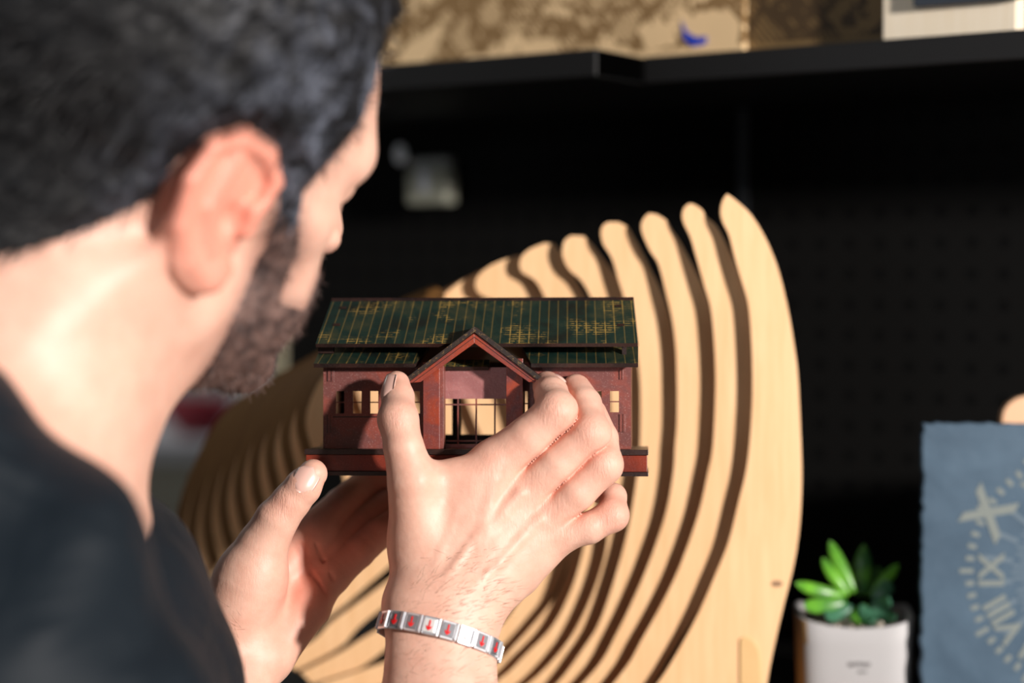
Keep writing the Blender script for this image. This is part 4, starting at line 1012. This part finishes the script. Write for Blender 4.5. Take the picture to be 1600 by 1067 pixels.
# fine hairs on both wrists
def arm_hair(name, seeds, f, n, L, comb):
    P0 = []
    for _ in range(n):
        s = seeds[rng.randint(len(seeds))]; c = C(s[0]+rng.uniform(-s[3], s[3]), s[1]+rng.uniform(-s[4], s[4]), s[2]); dr = np.array([rng.uniform(-.9, .9), -1, rng.uniform(-.5, .5)]); P0.append((c, dr/np.linalg.norm(dr)))
    p0 = np.array([a for a, b in P0]); dd = np.array([b for a, b in P0])
    for _ in range(40): p0 = p0+dd*np.clip(-f(p0), 0, .01)[:, None]
    n = len(p0); e = 5e-4; g = np.stack([f(p0+np.eye(3)[i]*e)-f(p0-np.eye(3)[i]*e) for i in range(3)], -1); g /= np.linalg.norm(g, axis=1, keepdims=True)+1e-9
    d = comb+g*.35+rng.randn(n, 3)*.28; d /= np.linalg.norm(d, axis=1, keepdims=True); sd = np.cross(d, g); sd /= np.linalg.norm(sd, axis=1, keepdims=True)+1e-9
    LL = L*(.5+.8*rng.rand(n, 1)); w = .00005; p0 = p0-g*.0002; p1 = p0+d*LL*.5+g*LL*.12; p2 = p0+d*LL
    VV = np.stack([p0-sd*w, p0+sd*w, p1+sd*w*.8, p1-sd*w*.8, p2+sd*w*.2, p2-sd*w*.2], 1).reshape(-1, 3); k = np.arange(n)[:, None]*6
    o = fast_mesh(name, c2w(VV), np.concatenate([k+np.array([[0, 1, 2, 3]]), k+np.array([[3, 2, 4, 5]])]), ahm); o['kind'] = 'stuff'; par(o, person); return o
ahm = mat('fine_hair', (.12, .06, .035), .5)
arm_hair('arm_hair', [(690, 930, .955, 60, 40), (760, 930, .96, 30, 30), (690, 1030, .945, 70, 45), (730, 890, .962, 40, 30)], f_rhand, 360, .006, np.array([.75, 0, .25]))
arm_hair('arm_hair', [(330, 990, .988, 25, 25), (320, 1010, .985, 20, 20)], f_lhand, 130, .007, np.array([-.5, 0, .6]))

# shirt
def f_shirt(p):
    d = smin(f_torso(p, 0), f_uarm(p, 0), .012); d = smin(d, f_luarm(p), .02)
    q = p*1.0; fold = .0030*np.sin(q[..., 0]*38+q[..., 2]*46+2*np.sin(q[..., 2]*21))+.0018*np.sin(q[..., 0]*90-q[..., 2]*55+q[..., 1]*30)
    d = d+fold
    # neckline: opened around the neck
    nk = cone(p, hl(0, -.02, -.03), C(-55, 800, .78), .060, .062); d = smax(d, -nk, .004)
    # sleeves end at the elbow
    e = cone(p, C(690, 1420, .88), C(400, 1395, .78), .075, .05); return smax(d, -e, .004)
vs, Fs = nets(f_shirt, [-.50, .55, -.60], [-.02, 1.12, .02], .0042, 2)
shm = mat('dark_shirt', (.0035, .008, .013), .65, Specular_IOR_Level=.25, Sheen_Weight=.05, Sheen_Roughness=.4); t = NT(shm)
gp = t.n('ShaderNodeNewGeometry').outputs['Position']; t.l(t.bump(t.noise(gp, 18, 3, .5, .8), .5, .02), t.b.inputs['Normal'])
shirt = fast_mesh('shirt', c2w(vs), Fs, shm); par(shirt, person)

# ------------------------------------------------------------------ bracelet
br = empty('link_bracelet', P(690, 985, .94)); tag(br, 'silver link bracelet with small red emblems around the right wrist', 'bracelet')
steel = mat('polished_steel', (.78, .79, .82), .34, .85); dsteel = mat('smoked_panel', (.26, .26, .28), .35, .6); wsteel = mat('bright_panel', (.80, .79, .76), .35, .3)
redE = mat('red_enamel', (.75, .012, .015), .3)
axn = np.array([-.235, -.36, -.90]); axn /= np.linalg.norm(axn)           # along the forearm, towards the elbow
e1 = np.array([1., 0, 0]); e1 -= axn*(e1@axn); e1 /= np.linalg.norm(e1); e2 = np.cross(axn, e1)
if e2[1] > 0: e2 = -e2
bc = C(690, 998, .949)
NLK = 18
an_ = np.arange(180)*2*math.pi/180; dr_ = e1*np.cos(an_)[:, None]+e2*np.sin(an_)[:, None]; lo_ = np.full((180, 1), .005); hi_ = np.full((180, 1), .05)
for _ in range(22):               # the wrist outline, pushed off the skin
    m_ = (lo_+hi_)/2; ins_ = f_rhand(bc+dr_*m_)[:, None] < .0014; lo_ = np.where(ins_, m_, lo_); hi_ = np.where(ins_, hi_, m_)
ring = bc+dr_*hi_
for _ in range(12): ring = (np.roll(ring, 1, 0)+ring*2+np.roll(ring, -1, 0))/4
seg = np.linalg.norm(np.roll(ring, -1, 0)-ring, axis=1); cum = np.concatenate([[0], np.cumsum(seg)]); per = cum[-1]; rr = np.vstack([ring, ring[:1]])
def at(s): s = s % per; return np.array([np.interp(s, cum, rr[:, i]) for i in range(3)])
pitch_l = per/NLK
for i in range(NLK):
    s0 = i*pitch_l; c = at(s0); tg = at(s0+.002)-at(s0-.002); tg /= np.linalg.norm(tg); nn_ = np.cross(tg, axn); nn_ /= np.linalg.norm(nn_)
    if nn_@(c-ring.mean(0)) < 0: nn_ = -nn_
    M = Matrix([list(c2w(x)-c2w(np.zeros(3))) for x in (tg, axn, nn_)]).transposed().to_4x4(); M.translation = Vector(c2w(c)); 
    M = Matrix.Translation(-br.location) @ M
    hw, hh = pitch_l*.47, .0046
    bm = bmesh.new(); box(bm, -hw, hw, -hh, hh, -.0008, .0006); lk = bmo('link', bm, steel, br, bevel=.0004); lk.matrix_local = M
    bm = bmesh.new(); box(bm, -hw*.96, -hw*.70, -hh*.92, hh*.92, .0006, .0016); box(bm, -hw*.62, -hw*.5, -hh*.8, hh*.8, .0006, .0012); bmo('link_bridge', bm, steel, lk, bevel=.0003)
    vis = nn_[1] < .3
    bm = bmesh.new(); box(bm, -hw*.42, hw*.86, -hh*.74, hh*.74, .0006, .0011)
    bmo('link_panel', bm, wsteel if i % 7 in (3, 5) else dsteel, lk, bevel=.0002)
    if vis:                       # little sword-and-leaf emblem
        bm = bmesh.new(); x = hw*.22
        box(bm, x-.0004, x+.0004, -hh*.55, hh*.55, .0011, .0014)
        pts = [(-.0016, .0004), (-.0008, .0010), (0, .0008), (.0008, .0010), (.0016, .0004), (.0011, -.0004), (0, .0024)]
        prism(bm, [(x-.0016, hh*.05, .00112), (x-.0010, hh*.40, .00112), (x, hh*.56, .00112), (x+.0010, hh*.40, .00112), (x+.0016, hh*.05, .00112), (x+.0006, hh*.18, .00112), (x-.0006, hh*.18, .00112)], (0, 0, .0003))
        bmo('red_emblem', bm, redE, lk)
